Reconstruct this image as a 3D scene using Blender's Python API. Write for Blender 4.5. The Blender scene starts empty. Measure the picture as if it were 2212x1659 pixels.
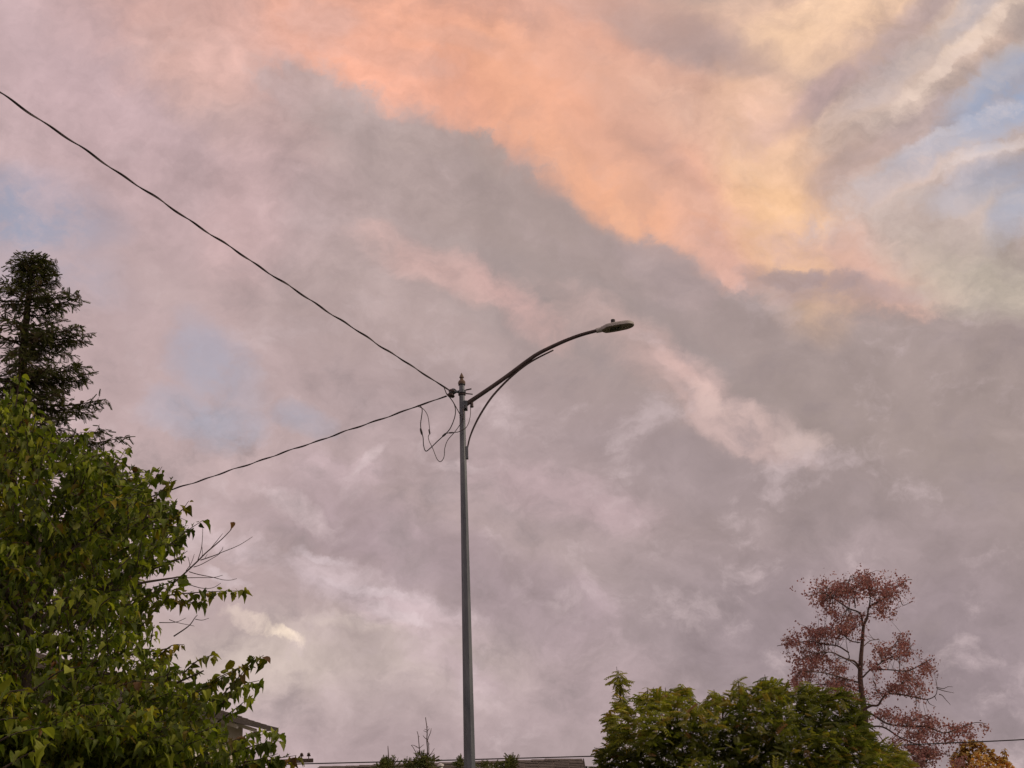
import bpy, math, random
import numpy as np
from mathutils import Vector, Matrix
R = math.radians
random.seed(7)
rng = np.random.default_rng(11)
scene = bpy.context.scene
col = scene.collection

# ------------------------------------------------------------------ camera
# photo positions below are written in a 2212 x 1659 frame of the photograph
W, H, F = 2212.0, 1659.0, 3158.0
EYE = Vector((0, 0, 1.6))
PITCH, ROLL = R(20.0), R(1.9)
fwd = Vector((0, math.cos(PITCH), math.sin(PITCH)))
rt0 = Vector((1, 0, 0))
up0 = rt0.cross(fwd)
rt = rt0 * math.cos(ROLL) - up0 * math.sin(ROLL)
up = up0 * math.cos(ROLL) + rt0 * math.sin(ROLL)
cd = bpy.data.cameras.new('camera')
cam = bpy.data.objects.new('camera', cd)
col.objects.link(cam)
cam.matrix_world = Matrix(((rt.x, up.x, -fwd.x, EYE.x), (rt.y, up.y, -fwd.y, EYE.y),
                           (rt.z, up.z, -fwd.z, EYE.z), (0, 0, 0, 1)))
cd.sensor_width = 36.0
cd.lens = 36.0 * F / W
cd.clip_start = 0.1
cd.clip_end = 6000
scene.camera = cam


def ray(px, py):
    return fwd + rt * ((px - W / 2) / F) - up * ((py - H / 2) / F)


def at(px, py, Y):
    d = ray(px, py)
    return EYE + d * (Y / d.y)


def at_z(px, py, z):
    d = ray(px, py)
    return EYE + d * ((z - EYE.z) / d.z)


RT, UP, FW, EY = (np.array(v) for v in (rt, up, fwd, EYE))


def proj(P):
    d = np.asarray(P) - EY
    k = d @ FW
    return np.stack([W / 2 + F * (d @ RT) / k, H / 2 - F * (d @ UP) / k], -1)


# ------------------------------------------------------------------ sky and sun
SUN_EL, SUN_AZ = R(36.0), R(98.0)          # low, behind the viewer's right shoulder
world = bpy.data.worlds.new('World')
scene.world = world
world.use_nodes = True
nt = world.node_tree
nt.nodes.clear()
world.cycles.sampling_method = 'MANUAL'
world.cycles.sample_map_resolution = 256
scene.cycles.use_adaptive_sampling = True
scene.cycles.adaptive_threshold = 0.015
scene.cycles.adaptive_min_samples = 12
STR = 0.1


def lin(c):
    return tuple((v / 255.0 / 12.92) if v / 255.0 <= 0.04045 else ((v / 255.0 + 0.055) / 1.055) ** 2.4 for v in c)


def N(t, **kw):
    n = nt.nodes.new(t)
    for k, v in kw.items():
        setattr(n, k, v)
    return n


def L(a, b):
    nt.links.new(a, b)


def math_node(op, a, b=None, c=None, clamp=False):
    n = N('ShaderNodeMath', operation=op)
    n.use_clamp = clamp
    for i, v in enumerate((a, b, c)):
        if v is None:
            continue
        if isinstance(v, (int, float)):
            n.inputs[i].default_value = v
        else:
            L(v, n.inputs[i])
    return n.outputs[0]


def vmath(op, a, b=None, scale=None):
    n = N('ShaderNodeVectorMath', operation=op)
    for i, v in enumerate((a, b)):
        if v is None:
            continue
        if isinstance(v, (tuple, list, Vector)):
            n.inputs[i].default_value = tuple(v)
        else:
            L(v, n.inputs[i])
    if scale is not None:
        if isinstance(scale, (int, float)):
            n.inputs['Scale'].default_value = scale
        else:
            L(scale, n.inputs['Scale'])
    return n.outputs['Value'] if op in ('DOT_PRODUCT', 'LENGTH', 'DISTANCE') else n.outputs['Vector']


def mixc(fac, a, b, mode='MIX'):
    n = N('ShaderNodeMix', data_type='RGBA', blend_type=mode)
    for s, v in ((n.inputs[0], fac), (n.inputs[6], a), (n.inputs[7], b)):
        if isinstance(v, (int, float)):
            s.default_value = v
        elif isinstance(v, tuple):
            s.default_value = (*v[:3], 1)
        else:
            L(v, s)
    return n.outputs[2]


def noise(vec, scale, detail=6, rough=0.55, dist=0.0):
    n = N('ShaderNodeTexNoise', noise_dimensions='3D')
    n.inputs['Scale'].default_value = scale
    n.inputs['Detail'].default_value = detail
    n.inputs['Roughness'].default_value = rough
    n.inputs['Distortion'].default_value = dist
    L(vec, n.inputs['Vector'])
    return n


geo = N('ShaderNodeNewGeometry')
dirn = vmath('SCALE', geo.outputs['Incoming'], scale=-1.0)
# a stereographic chart of the sky dome round a fixed compass direction (north, 20 degrees up)
C0 = Vector((0, math.cos(R(20)), math.sin(R(20))))
U0 = Vector((1, 0, 0))
V0 = U0.cross(C0)
den = math_node('MAXIMUM', math_node('ADD', vmath('DOT_PRODUCT', dirn, C0), 1.0), 0.02)
uu = math_node('DIVIDE', math_node('MULTIPLY', vmath('DOT_PRODUCT', dirn, U0), 2.0), den)
vv = math_node('DIVIDE', math_node('MULTIPLY', vmath('DOT_PRODUCT', dirn, V0), 2.0), den)
cmb = N('ShaderNodeCombineXYZ')
L(uu, cmb.inputs[0]); L(vv, cmb.inputs[1])
P0 = cmb.outputs[0]


def chart(px, py):
    d = ray(px, py).normalized()
    k = 2.0 / (1.0 + d.dot(C0))
    return d.dot(U0) * k, d.dot(V0) * k


# warped coordinates give the clouds their torn edges
w1 = noise(P0, 5.0, 3, 0.5)
w2 = noise(P0, 22.0, 5, 0.62)
off1 = vmath('SCALE', vmath('SUBTRACT', w1.outputs['Color'], (0.5, 0.5, 0.5)), scale=0.055)
off2 = vmath('SCALE', vmath('SUBTRACT', w2.outputs['Color'], (0.5, 0.5, 0.5)), scale=0.03)
P1 = vmath('ADD', vmath('ADD', P0, off1), off2)
# billow noise, sheared so that the wisps run from upper left to lower right
mp = N('ShaderNodeMapping', vector_type='POINT')
mp.inputs['Rotation'].default_value = (0, 0, R(32))
mp.inputs['Scale'].default_value = (1.0, 1.35, 1.0)
L(P1, mp.inputs['Vector'])
PS = mp.outputs[0]
nb = noise(PS, 10.0, 8, 0.63).outputs['Fac']
# the same billows a little way towards the light: their difference models the puffs
nb2 = noise(vmath('ADD', PS, (0.010, 0.012, 0)), 10.0, 6, 0.6).outputs['Fac']
nf = noise(PS, 27.0, 6, 0.66).outputs['Fac']
nl = noise(PS, 3.2, 3, 0.5).outputs['Fac']

# base deck: mauve to the left, grey-brown to the right, cooler towards the horizon
mr = N('ShaderNodeMapRange', interpolation_type='SMOOTHSTEP')
L(uu, mr.inputs[0]); mr.inputs[1].default_value = -0.36; mr.inputs[2].default_value = 0.34
base_hi = mixc(mr.outputs[0], lin((196, 171, 172)), lin((174, 156, 150)))
base_lo = mixc(mr.outputs[0], lin((190, 168, 167)), lin((154, 140, 141)))
mr2 = N('ShaderNodeMapRange', interpolation_type='SMOOTHSTEP')
L(vv, mr2.inputs[0]); mr2.inputs[1].default_value = -0.27; mr2.inputs[2].default_value = 0.12
cur = mixc(mr2.outputs[0], base_lo, base_hi)


P1h = vmath('ADD', P1, (0, 0, 1))        # homogeneous, so that one dot product is a whole axis of an ellipse


def blob_mask(cx, cy, a, b, ang, op, soft, src):
    x, y = chart(cx, cy)
    t = R(-ang) + ROLL
    ct, st = math.cos(t), math.sin(t)
    a, b = a / F, b / F
    q1 = vmath('DOT_PRODUCT', P1h, (ct / a, st / a, -(ct * x + st * y) / a))
    q2 = vmath('DOT_PRODUCT', P1h, (-st / b, ct / b, -(-st * x + ct * y) / b))
    v = math_node('MULTIPLY_ADD', q1, q1, math_node('MULTIPLY_ADD', q2, q2, src))
    r = N('ShaderNodeMapRange', interpolation_type='SMOOTHSTEP')
    L(v, r.inputs[0])
    r.inputs[1].default_value = 1.0 + 3.0 * soft
    r.inputs[2].default_value = 1.0 - 3.0 * soft if soft <= 0.35 else 0.2 - soft
    r.inputs[3].default_value = 0.0
    r.inputs[4].default_value = op
    return r.outputs[0]


# cx, cy, long axis, short axis, tilt (down to the right +), colour, opacity, softness, raggedness, noise
BL = [
    # dull body of the deck
    (760, 470, 420, 230, 25, (177, 157, 154), .85, .6, 'b'),
    (1150, 480, 330, 110, 35, (171, 153, 149), .9, .5, 'b'),
    (1720, 760, 520, 150, 12, (167, 149, 147), .9, .6, 'b'),
    (1980, 980, 420, 230, 15, (165, 148, 144), .85, .7, 'b'),
    (1000, 960, 320, 120, 20, (173, 153, 154), .7, .7, 'B'),
    (1550, 1080, 420, 130, 15, (166, 147, 148), .6, .7, 'B'),
    (1900, 1420, 420, 180, 5, (150, 134, 139), .8, .8, 'b'),
    (330, 260, 300, 170, 40, (196, 166, 170), .6, .8, 'b'),
    # orange and peach underside
    (560, 60, 330, 120, 10, (218, 172, 160), .9, .5, 'b'),
    (500, 210, 170, 70, 35, (204, 171, 162), .65, .7, 'B'),
    (800, 80, 260, 130, 10, (230, 170, 148), .85, .5, 'b'),
    (1090, 80, 420, 170, 16, (230, 170, 147), .95, .45, 'b'),
    (1170, 250, 330, 110, 33, (240, 174, 145), .95, .4, 'f'),
    (1480, 330, 260, 170, 30, (226, 175, 154), .9, .55, 'b'),
    (1600, 460, 330, 110, 26, (234, 178, 153), .95, .4, 'f'),
    (1560, 560, 130, 55, 38, (224, 176, 160), .85, .35, 'F'),
    (1310, 410, 170, 55, 40, (244, 180, 146), .8, .4, 'f'),
    (960, 190, 260, 60, 12, (238, 172, 146), .7, .5, 'B'),
    (1120, 190, 130, 70, 60, (242, 178, 146), .6, .7, 'B'),
    (1690, 430, 90, 200, -14, (252, 204, 161), .95, .75, 'b'),
    (1740, 330, 240, 60, 25, (230, 190, 166), .6, .7, 'B'),
    (1870, 560, 240, 55, 20, (220, 180, 166), .8, .5, 'F'),
    (1760, 70, 260, 95, 10, (230, 191, 167), .9, .6, 'B'),
    (1790, 45, 130, 50, -10, (246, 206, 172), .8, .6, 'F'),
    (1730, 120, 90, 40, 15, (242, 202, 170), .6, .6, 'F'),
    (430, 110, 150, 90, 20, (216, 174, 164), .7, .7, 'B'),
    (700, 60, 60, 50, 30, (208, 168, 158), .55, .6, 'F'),
    (860, 150, 90, 26, 20, (222, 170, 152), .6, .5, 'F'),
    (1010, 110, 110, 24, 15, (226, 172, 152), .6, .5, 'F'),
    (1230, 130, 70, 40, 40, (216, 170, 155), .6, .6, 'F'),
    (1260, 310, 60, 22, 40, (226, 172, 150), .5, .5, 'F'),
    (1500, 420, 110, 22, 25, (226, 178, 158), .6, .5, 'F'),
    # grey shreds in front of the peach
    (1500, 105, 150, 44, 24, (177, 153, 149), .9, .5, 'f'),
    (1380, 45, 120, 40, 20, (198, 163, 152), .6, .7, 'B'),
    (1190, 40, 60, 90, -10, (214, 168, 152), .5, .7, 'B'),
    (1370, 275, 75, 38, 45, (202, 162, 149), .75, .6, 'f'),
    (1460, 370, 70, 24, 25, (214, 168, 152), .6, .6, 'F'),
    (1370, 415, 34, 26, 0, (214, 165, 143), .6, .6, 'F'),
    (1760, 230, 130, 34, -25, (188, 160, 158), .8, .6, 'F'),
    (1960, 70, 140, 26, -45, (184, 163, 163), .75, .6, 'F'),
    (1900, 330, 150, 34, -30, (192, 169, 166), .6, .6, 'F'),
    (1700, 610, 150, 45, 6, (178, 155, 152), .8, .4, 'F'),
    (1830, 500, 30, 50, 20, (214, 172, 156), .6, .6, 'F'),
    # torn top of the grey cloud
    (650, 220, 90, 60, 20, (182, 160, 157), .75, .4, 'F'),
    (930, 350, 240, 78, 16, (177, 157, 154), .9, .3, 'F'),
    (1240, 505, 180, 66, 40, (173, 154, 151), .9, .3, 'F'),
    (1440, 585, 120, 56, 42, (175, 155, 153), .8, .35, 'F'),
    (635, 205, 80, 38, 8, (182, 160, 157), .7, .16, 'E'),
    (800, 300, 90, 36, 10, (178, 158, 155), .8, .16, 'E'),
    (930, 305, 110, 34, 4, (178, 158, 154), .8, .16, 'E'),
    (1050, 330, 60, 40, 40, (176, 157, 152), .8, .16, 'E'),
    (1130, 410, 75, 46, 40, (174, 155, 151), .8, .16, 'E'),
    (1215, 470, 70, 40, 35, (173, 154, 150), .8, .16, 'E'),
    (1295, 540, 60, 36, 30, (173, 154, 151), .8, .16, 'E'),
    (1405, 550, 75, 46, 30, (176, 156, 154), .75, .16, 'E'),
    (1480, 625, 60, 36, 45, (174, 154, 152), .8, .16, 'E'),
    (1345, 462, 44, 18, 60, (243, 182, 148), .7, .25, 'E'),
    (1570, 600, 50, 18, 45, (228, 180, 164), .7, .25, 'E'),
    (1695, 590, 70, 26, -5, (178, 155, 152), .8, .18, 'E'),
    (1790, 590, 60, 24, 10, (178, 154, 152), .7, .18, 'E'),
    (1900, 620, 110, 20, 8, (178, 155, 153), .6, .4, 'F'),
    # pale cloud over the blue hole
    (2050, 90, 190, 44, -42, (222, 197, 180), .75, .7, 'F'),
    (1850, 250, 130, 30, -35, (230, 197, 177), .75, .5, 'F'),
    (1660, 225, 52, 38, 0, (238, 196, 172), .8, .7, 'f'),
    (2110, 285, 190, 26, -24, (208, 192, 188), .8, .5, 'F'),
    (2060, 350, 220, 40, -18, (205, 187, 182), .7, .5, 'F'),
    (2110, 470, 170, 46, 10, (206, 192, 186), .75, .5, 'F'),
    (2120, 600, 160, 60, 30, (203, 190, 174), .8, .7, 'f'),
    (2020, 480, 160, 60, 10, (200, 178, 170), .6, .7, 'f'),
    (1250, 200, 150, 90, 35, (238, 176, 148), .6, .6, 'B'),
    (1420, 220, 130, 60, 30, (224, 176, 156), .6, .7, 'B'),
    (1560, 250, 120, 60, 20, (228, 184, 162), .6, .7, 'F'),
    (1950, 210, 120, 30, -40, (214, 190, 178), .7, .6, 'F'),
    (2150, 150, 110, 20, -40, (206, 192, 186), .6, .6, 'F'),
    (2070, 110, 120, 16, -42, (232, 207, 190), .8, .3, 'F'),
    (1990, 190, 110, 14, -38, (226, 202, 188), .7, .3, 'F'),
    (2120, 260, 120, 12, -20, (218, 202, 198), .7, .3, 'F'),
    (2100, 345, 140, 14, -14, (214, 198, 194), .7, .3, 'F'),
    (1940, 400, 110, 18, -20, (216, 190, 178), .7, .4, 'F'),
    (1250, 700, 330, 70, 30, (162, 148, 146), .6, .6, 'B'),
    (1180, 880, 260, 60, 20, (166, 148, 148), .6, .6, 'B'),
    (1800, 1080, 300, 80, 12, (158, 142, 142), .6, .7, 'B'),
    (1480, 1010, 180, 40, 22, (162, 145, 146), .6, .6, 'B'),
    # pink tears lower down
    (950, 575, 130, 34, 28, (206, 170, 163), .75, .8, 'F'),
    (1110, 655, 100, 32, 45, (212, 174, 168), .75, .7, 'F'),
    (1390, 780, 190, 45, 40, (200, 170, 164), .7, .8, 'F'),
    (1540, 870, 150, 40, 42, (204, 174, 169), .6, .7, 'F'),
    (1460, 805, 70, 18, 40, (218, 184, 177), .8, .6, 'F'),
    (1545, 870, 70, 20, 38, (224, 192, 184), .8, .6, 'F'),
    (1610, 900, 46, 20, 20, (222, 192, 184), .8, .6, 'F'),
    (1640, 935, 120, 40, 25, (204, 178, 173), .6, .6, 'F'),
    (1740, 960, 44, 22, 10, (214, 190, 184), .7, .8, 'F'),
    (560, 430, 60, 180, 15, (204, 172, 171), .5, .9, 'B'),
    (1230, 1070, 150, 40, 20, (192, 167, 170), .6, .7, 'F'),
    (1280, 1340, 60, 45, -30, (196, 173, 177), .7, .6, 'F'),
    (1270, 1480, 170, 60, 10, (188, 166, 169), .5, .8, 'F'),
    (1960, 1180, 120, 50, -10, (178, 159, 161), .5, .9, 'B'),
    # lower left: bright rims and shaded bellies
    (870, 1180, 300, 55, 18, (167, 147, 152), .8, .6, 'B'),
    (1080, 1300, 180, 60, 15, (167, 148, 153), .7, .7, 'B'),
    (760, 1080, 160, 36, 20, (178, 156, 161), .6, .7, 'B'),
    (640, 1095, 95, 20, 35, (206, 185, 186), .75, .5, 'F'),
    (740, 1010, 120, 24, 15, (198, 174, 178), .6, .6, 'F'),
    (660, 1215, 190, 30, 20, (206, 186, 189), .8, .5, 'F'),
    (820, 1290, 190, 26, 16, (204, 184, 187), .75, .5, 'F'),
    (700, 1430, 300, 90, 8, (203, 185, 179), .8, .8, 'b'),
    (560, 1400, 130, 44, 10, (212, 194, 184), .6, .8, 'b'),
    (600, 1356, 62, 8, 20, (248, 226, 206), .9, .4, 'F'),
    (560, 1336, 30, 8, 35, (242, 220, 204), .8, .4, 'F'),
    (515, 1318, 46, 10, 25, (230, 208, 196), .7, .5, 'F'),
    (780, 1335, 90, 18, 6, (212, 193, 186), .7, .5, 'F'),
    (900, 1330, 120, 28, 22, (199, 176, 180), .6, .5, 'F'),
    (960, 1420, 90, 30, 30, (196, 173, 178), .6, .6, 'F'),
    (470, 1240, 60, 10, 30, (214, 195, 197), .7, .4, 'F'),
    (700, 1190, 60, 9, 20, (214, 195, 198), .7, .4, 'F'),
    (800, 1265, 70, 10, 15, (212, 193, 196), .7, .4, 'F'),
    (870, 1320, 60, 10, 25, (210, 191, 193), .7, .4, 'F'),
    (770, 1000, 50, 12, -30, (204, 184, 185), .6, .4, 'F'),
    (1000, 1000, 60, 14, 15, (200, 180, 181), .6, .4, 'F'),
    (1000, 1440, 50, 16, -50, (202, 183, 185), .6, .4, 'F'),
    (820, 1560, 420, 80, 3, (182, 161, 164), .6, .9, 'b'),
]
nbc = math_node('SUBTRACT', 0.5, nb)
nfc = math_node('SUBTRACT', 0.5, nf)
srcs = {'b': math_node('MULTIPLY', nbc, 2.0), 'f': math_node('MULTIPLY_ADD', nfc, 2.2, math_node('MULTIPLY', nbc, 1.8)),
        'E': math_node('MULTIPLY_ADD', nfc, 3.4, math_node('MULTIPLY', nbc, 3.0)),
        'B': math_node('MULTIPLY', nbc, 5.0), 'F': math_node('MULTIPLY_ADD', nfc, 5.0, math_node('MULTIPLY', nbc, 4.0))}
for i_bl, (cx, cy, a, b, ang, c, op, soft, s) in enumerate(BL):
    if i_bl % 12 == 11:
        # hand the coordinates on through the layers below, so that the layers are worked out in order
        P1h = vmath('ADD', vmath('SCALE', cur, scale=1e-6), P1h)
    cur = mixc(blob_mask(cx, cy, a, b, ang, op, soft, srcs[s]), cur, lin(c))
# small ragged tufts, clearest low in the sky
mp3 = N('ShaderNodeMapping', vector_type='POINT')
mp3.inputs['Rotation'].default_value = (0, 0, R(14))
mp3.inputs['Scale'].default_value = (1.0, 1.35, 1.0)
L(P1, mp3.inputs['Vector'])
nm = noise(mp3.outputs[0], 14.0, 8, 0.64).outputs['Fac']


def band(v, a, b, c, d):
    r = N('ShaderNodeMapRange', interpolation_type='SMOOTHSTEP')
    L(v, r.inputs[0])
    for i, x in enumerate((a, b, c, d)):
        r.inputs[i + 1].default_value = x
    return r.outputs[0]


low = band(vv, 0.14, -0.06, 0.25, 1.0)
cur = mixc(math_node('MULTIPLY', band(nm, 0.52, 0.72, 0.0, 0.6), low), cur, lin((208, 188, 189)))
cur = mixc(math_node('MULTIPLY', band(nm, 0.51, 0.30, 0.0, 0.7), low), cur, lin((158, 142, 143)))
# billows: soft light and dark over the whole deck
mrb = N('ShaderNodeMapRange')
L(nb, mrb.inputs[0])
mrb.inputs[1].default_value = 0.28; mrb.inputs[2].default_value = 0.72
mrb.inputs[3].default_value = 0.83; mrb.inputs[4].default_value = 1.17
mrf = N('ShaderNodeMapRange')
L(nf, mrf.inputs[0])
mrf.inputs[1].default_value = 0.25; mrf.inputs[2].default_value = 0.75
mrf.inputs[3].default_value = 0.93; mrf.inputs[4].default_value = 1.07
mrl = N('ShaderNodeMapRange')
L(nl, mrl.inputs[0])
mrl.inputs[1].default_value = 0.3; mrl.inputs[2].default_value = 0.7
mrl.inputs[3].default_value = 0.94; mrl.inputs[4].default_value = 1.06
k = math_node('MULTIPLY', math_node('MULTIPLY', mrb.outputs[0], mrf.outputs[0]), mrl.outputs[0])
k = math_node('MULTIPLY', k, math_node('MULTIPLY_ADD', math_node('SUBTRACT', nb, nb2), 0.6, 1.0))
# some parts of the deck are calmer than others
k = math_node('MULTIPLY_ADD', math_node('SUBTRACT', k, 1.0), band(nl, 0.40, 0.58, 0.5, 1.0), 1.0)
clouds = vmath('SCALE', vmath('SCALE', cur, scale=k), scale=1.0 / STR)

sky = N('ShaderNodeTexSky', sky_type='NISHITA')
sky.sun_disc = False
sky.sun_elevation = SUN_EL
sky.sun_rotation = SUN_AZ
sky.altitude = 0
sky.air_density = 1.0
sky.dust_density = 1.5
sky.ozone_density = 1.5
clear = vmath('MULTIPLY', sky.outputs[0], (2.3, 1.8, 1.5))
# holes in the deck through which the clear sky shows
HOLES = [
    (2185, 200, 150, 62, -35, .95, .5, 'F'),
    (2030, 320, 150, 26, -30, .45, .5, 'F'),
    (2190, 385, 130, 34, -15, .6, .7, 'F'),
    (2205, 445, 80, 34, -60, .65, .7, 'F'),
    (1930, 170, 120, 26, -40, .35, .6, 'F'),
    (2090, 30, 110, 22, -45, .4, .6, 'F'),
    (30, 465, 150, 75, 5, .72, .8, 'b'),
    (60, 560, 150, 70, 20, .3, .8, 'B'),
    (480, 790, 60, 90, -25, .48, .6, 'F'),
    (440, 895, 100, 50, 15, .5, .6, 'F'),
    (640, 905, 60, 28, 10, .42, .6, 'F'),
]
hole = None
for (cx, cy, a, b, ang, op, soft, s) in HOLES:
    m = blob_mask(cx, cy, a, b, ang, op, soft, srcs[s])
    hole = m if hole is None else math_node('MAXIMUM', hole, m)
hole = math_node('MULTIPLY', hole, band(nf, 0.64, 0.42, 0.55, 1.0))      # wisps still drift across the holes
final = mixc(hole, clouds, clear)
bg = N('ShaderNodeBackground')
bg.inputs['Strength'].default_value = STR
L(final, bg.inputs['Color'])
wo = N('ShaderNodeOutputWorld')
L(bg.outputs[0], wo.inputs['Surface'])

sl = bpy.data.lights.new('sun', 'SUN')
sl.energy = 1.5
sl.angle = R(25)
sl.color = (1.0, 0.80, 0.62)
so = bpy.data.objects.new('sun', sl)
col.objects.link(so)
sdir = Vector((math.sin(SUN_AZ) * math.cos(SUN_EL), math.cos(SUN_AZ) * math.cos(SUN_EL), math.sin(SUN_EL)))
so.rotation_euler = sdir.to_track_quat('Z', 'Y').to_euler()
so.location = sdir * 60

vs = scene.view_settings
vs.view_transform = 'Standard'
vs.look = 'None'
vs.exposure = 0.0
vs.gamma = 1.0
vs.use_curve_mapping = False

# ------------------------------------------------------------------ materials
def new_mat(name):
    m = bpy.data.materials.new(name)
    m.use_nodes = True
    return m, m.node_tree, m.node_tree.nodes['Principled BSDF']


def surface(name, c1, c2, scale=8.0, rough=0.7, metal=0.0, bump=0.15, detail=6, stretch=(1, 1, 1), bscale=None, spec=0.4):
    m, t, p = new_mat(name)
    tc = t.nodes.new('ShaderNodeTexCoord')
    mpn = t.nodes.new('ShaderNodeMapping')
    mpn.inputs['Scale'].default_value = stretch
    n1 = t.nodes.new('ShaderNodeTexNoise')
    n1.inputs['Scale'].default_value = scale
    n1.inputs['Detail'].default_value = detail
    n1.inputs['Roughness'].default_value = 0.65
    cr = t.nodes.new('ShaderNodeValToRGB')
    cr.color_ramp.elements[0].position = 0.32
    cr.color_ramp.elements[1].position = 0.68
    cr.color_ramp.elements[0].color = (*c1, 1)
    cr.color_ramp.elements[1].color = (*c2, 1)
    bp = t.nodes.new('ShaderNodeBump')
    bp.inputs['Strength'].default_value = bump
    bp.inputs['Distance'].default_value = 0.02
    n2 = t.nodes.new('ShaderNodeTexNoise')
    n2.inputs['Scale'].default_value = bscale or scale * 4
    n2.inputs['Detail'].default_value = 4
    t.links.new(tc.outputs['Object'], mpn.inputs[0])
    t.links.new(mpn.outputs[0], n1.inputs['Vector'])
    t.links.new(mpn.outputs[0], n2.inputs['Vector'])
    t.links.new(n1.outputs['Fac'], cr.inputs[0])
    t.links.new(cr.outputs[0], p.inputs['Base Color'])
    t.links.new(n2.outputs['Fac'], bp.inputs['Height'])
    t.links.new(bp.outputs[0], p.inputs['Normal'])
    p.inputs['Roughness'].default_value = rough
    p.inputs['Metallic'].default_value = metal
    p.inputs['Specular IOR Level'].default_value = spec
    return m


def leaf_mat(name, trans=0.35, rough=0.55, spec=0.3, tint=(1.25, 1.35, 0.6)):
    """leaf blade: colour from the leaf's own attribute, light passing through it"""
    m = bpy.data.materials.new(name)
    m.use_nodes = True
    t = m.node_tree
    p = t.nodes['Principled BSDF']
    out = t.nodes['Material Output']
    at_ = t.nodes.new('ShaderNodeAttribute')
    at_.attribute_name = 'leaf_colour'
    tr = t.nodes.new('ShaderNodeBsdfTranslucent')
    mx = t.nodes.new('ShaderNodeMixShader')
    mul = t.nodes.new('ShaderNodeVectorMath')
    mul.operation = 'MULTIPLY'
    mul.inputs[1].default_value = tint
    mx.inputs[0].default_value = trans
    t.links.new(at_.outputs['Color'], p.inputs['Base Color'])
    t.links.new(at_.outputs['Color'], mul.inputs[0])
    t.links.new(mul.outputs[0], tr.inputs['Color'])
    t.links.new(p.outputs[0], mx.inputs[1])
    t.links.new(tr.outputs[0], mx.inputs[2])
    t.links.new(mx.outputs[0], out.inputs['Surface'])
    p.inputs['Roughness'].default_value = rough
    p.inputs['Specular IOR Level'].default_value = spec
    return m


M = {}
M['galv'] = surface('galvanised_steel', (0.085, 0.098, 0.115), (0.165, 0.183, 0.197), 5.0, 0.45, 0.45, 0.08, stretch=(1, 1, 0.25))
M['arm'] = surface('weathered_brown_steel', (0.045, 0.032, 0.032), (0.095, 0.07, 0.066), 9.0, 0.6, 0.3, 0.15)
M['finial'] = surface('weathered_cast_iron', (0.10, 0.065, 0.05), (0.20, 0.145, 0.10), 18.0, 0.75, 0.1, 0.2)
M['lamp_grey'] = surface('lamp_grey_paint', (0.36, 0.34, 0.32), (0.46, 0.44, 0.42), 6.0, 0.5, 0.0, 0.05)
M['lamp_under'] = surface('lamp_underside', (0.20, 0.17, 0.14), (0.28, 0.24, 0.20), 8.0, 0.6, 0.0, 0.05)
M['led'] = surface('led_lens', (0.02, 0.02, 0.02), (0.045, 0.045, 0.045), 20.0, 0.25, 0.0, 0.05)
M['black_plastic'] = surface('black_plastic', (0.018, 0.016, 0.017), (0.035, 0.03, 0.03), 12.0, 0.5, 0.0, 0.1)
M['wire'] = surface('wire_sheath', (0.018, 0.014, 0.014), (0.04, 0.032, 0.03), 10.0, 0.6, 0.0, 0.1)
M['bare_wire'] = surface('bare_wire', (0.07, 0.06, 0.058), (0.13, 0.11, 0.105), 10.0, 0.55, 0.3, 0.1)
M['porcelain'] = surface('brown_porcelain', (0.03, 0.016, 0.014), (0.06, 0.032, 0.026), 10.0, 0.3, 0.0, 0.05)
M['bark'] = surface('bark', (0.05, 0.036, 0.028), (0.13, 0.10, 0.08), 9.0, 0.9, 0.0, 0.6, stretch=(3, 3, 0.6))
M['bark_red'] = surface('bark_reddish', (0.07, 0.042, 0.034), (0.16, 0.105, 0.082), 9.0, 0.9, 0.0, 0.6, stretch=(3, 3, 0.6))
M['twig'] = surface('dry_twig', (0.06, 0.04, 0.034), (0.13, 0.09, 0.075), 20.0, 0.85, 0.0, 0.3)
M['conifer_bark'] = surface('conifer_bark', (0.04, 0.026, 0.02), (0.09, 0.06, 0.045), 9.0, 0.9, 0.0, 0.6, stretch=(3, 3, 0.5))
M['leaf'] = leaf_mat('leaf_blade', 0.38)
M['needle'] = leaf_mat('needle_blade', 0.2, 0.7, 0.15)
M['red_leaf'] = leaf_mat('red_leaf_blade', 0.35, 0.65, 0.2, (1.4, 0.8, 0.7))
M['shingle'] = surface('asphalt_shingle', (0.075, 0.063, 0.055), (0.15, 0.128, 0.112), 14.0, 0.95, 0.0, 0.6, bscale=90)
M['fascia'] = surface('dark_fascia', (0.035, 0.028, 0.025), (0.06, 0.05, 0.045), 8.0, 0.7)
M['soffit'] = surface('tan_soffit_paint', (0.52, 0.44, 0.33), (0.60, 0.52, 0.40), 4.0, 0.7)
M['stucco'] = surface('pale_stucco', (0.58, 0.54, 0.46), (0.68, 0.64, 0.56), 6.0, 0.9, 0.0, 0.3, bscale=60)
M['white_paint'] = surface('white_paint', (0.70, 0.69, 0.66), (0.82, 0.81, 0.78), 6.0, 0.6)
M['glass'] = surface('window_glass', (0.02, 0.022, 0.025), (0.03, 0.033, 0.036), 2.0, 0.05, 0.0, 0.0, spec=0.6)
M['wood_pole'] = surface('weathered_pole_wood', (0.055, 0.042, 0.034), (0.13, 0.10, 0.08), 7.0, 0.9, 0.0, 0.5, stretch=(4, 4, 0.3))
M['grass'] = surface('lawn', (0.035, 0.055, 0.018), (0.075, 0.085, 0.03), 0.6, 0.95, 0.0, 0.5, bscale=30)
M['asphalt'] = surface('asphalt', (0.038, 0.038, 0.04), (0.062, 0.061, 0.06), 1.2, 0.9, 0.0, 0.3, bscale=60)
M['concrete'] = surface('concrete', (0.26, 0.25, 0.23), (0.36, 0.345, 0.32), 1.5, 0.9, 0.0, 0.2, bscale=40)


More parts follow.
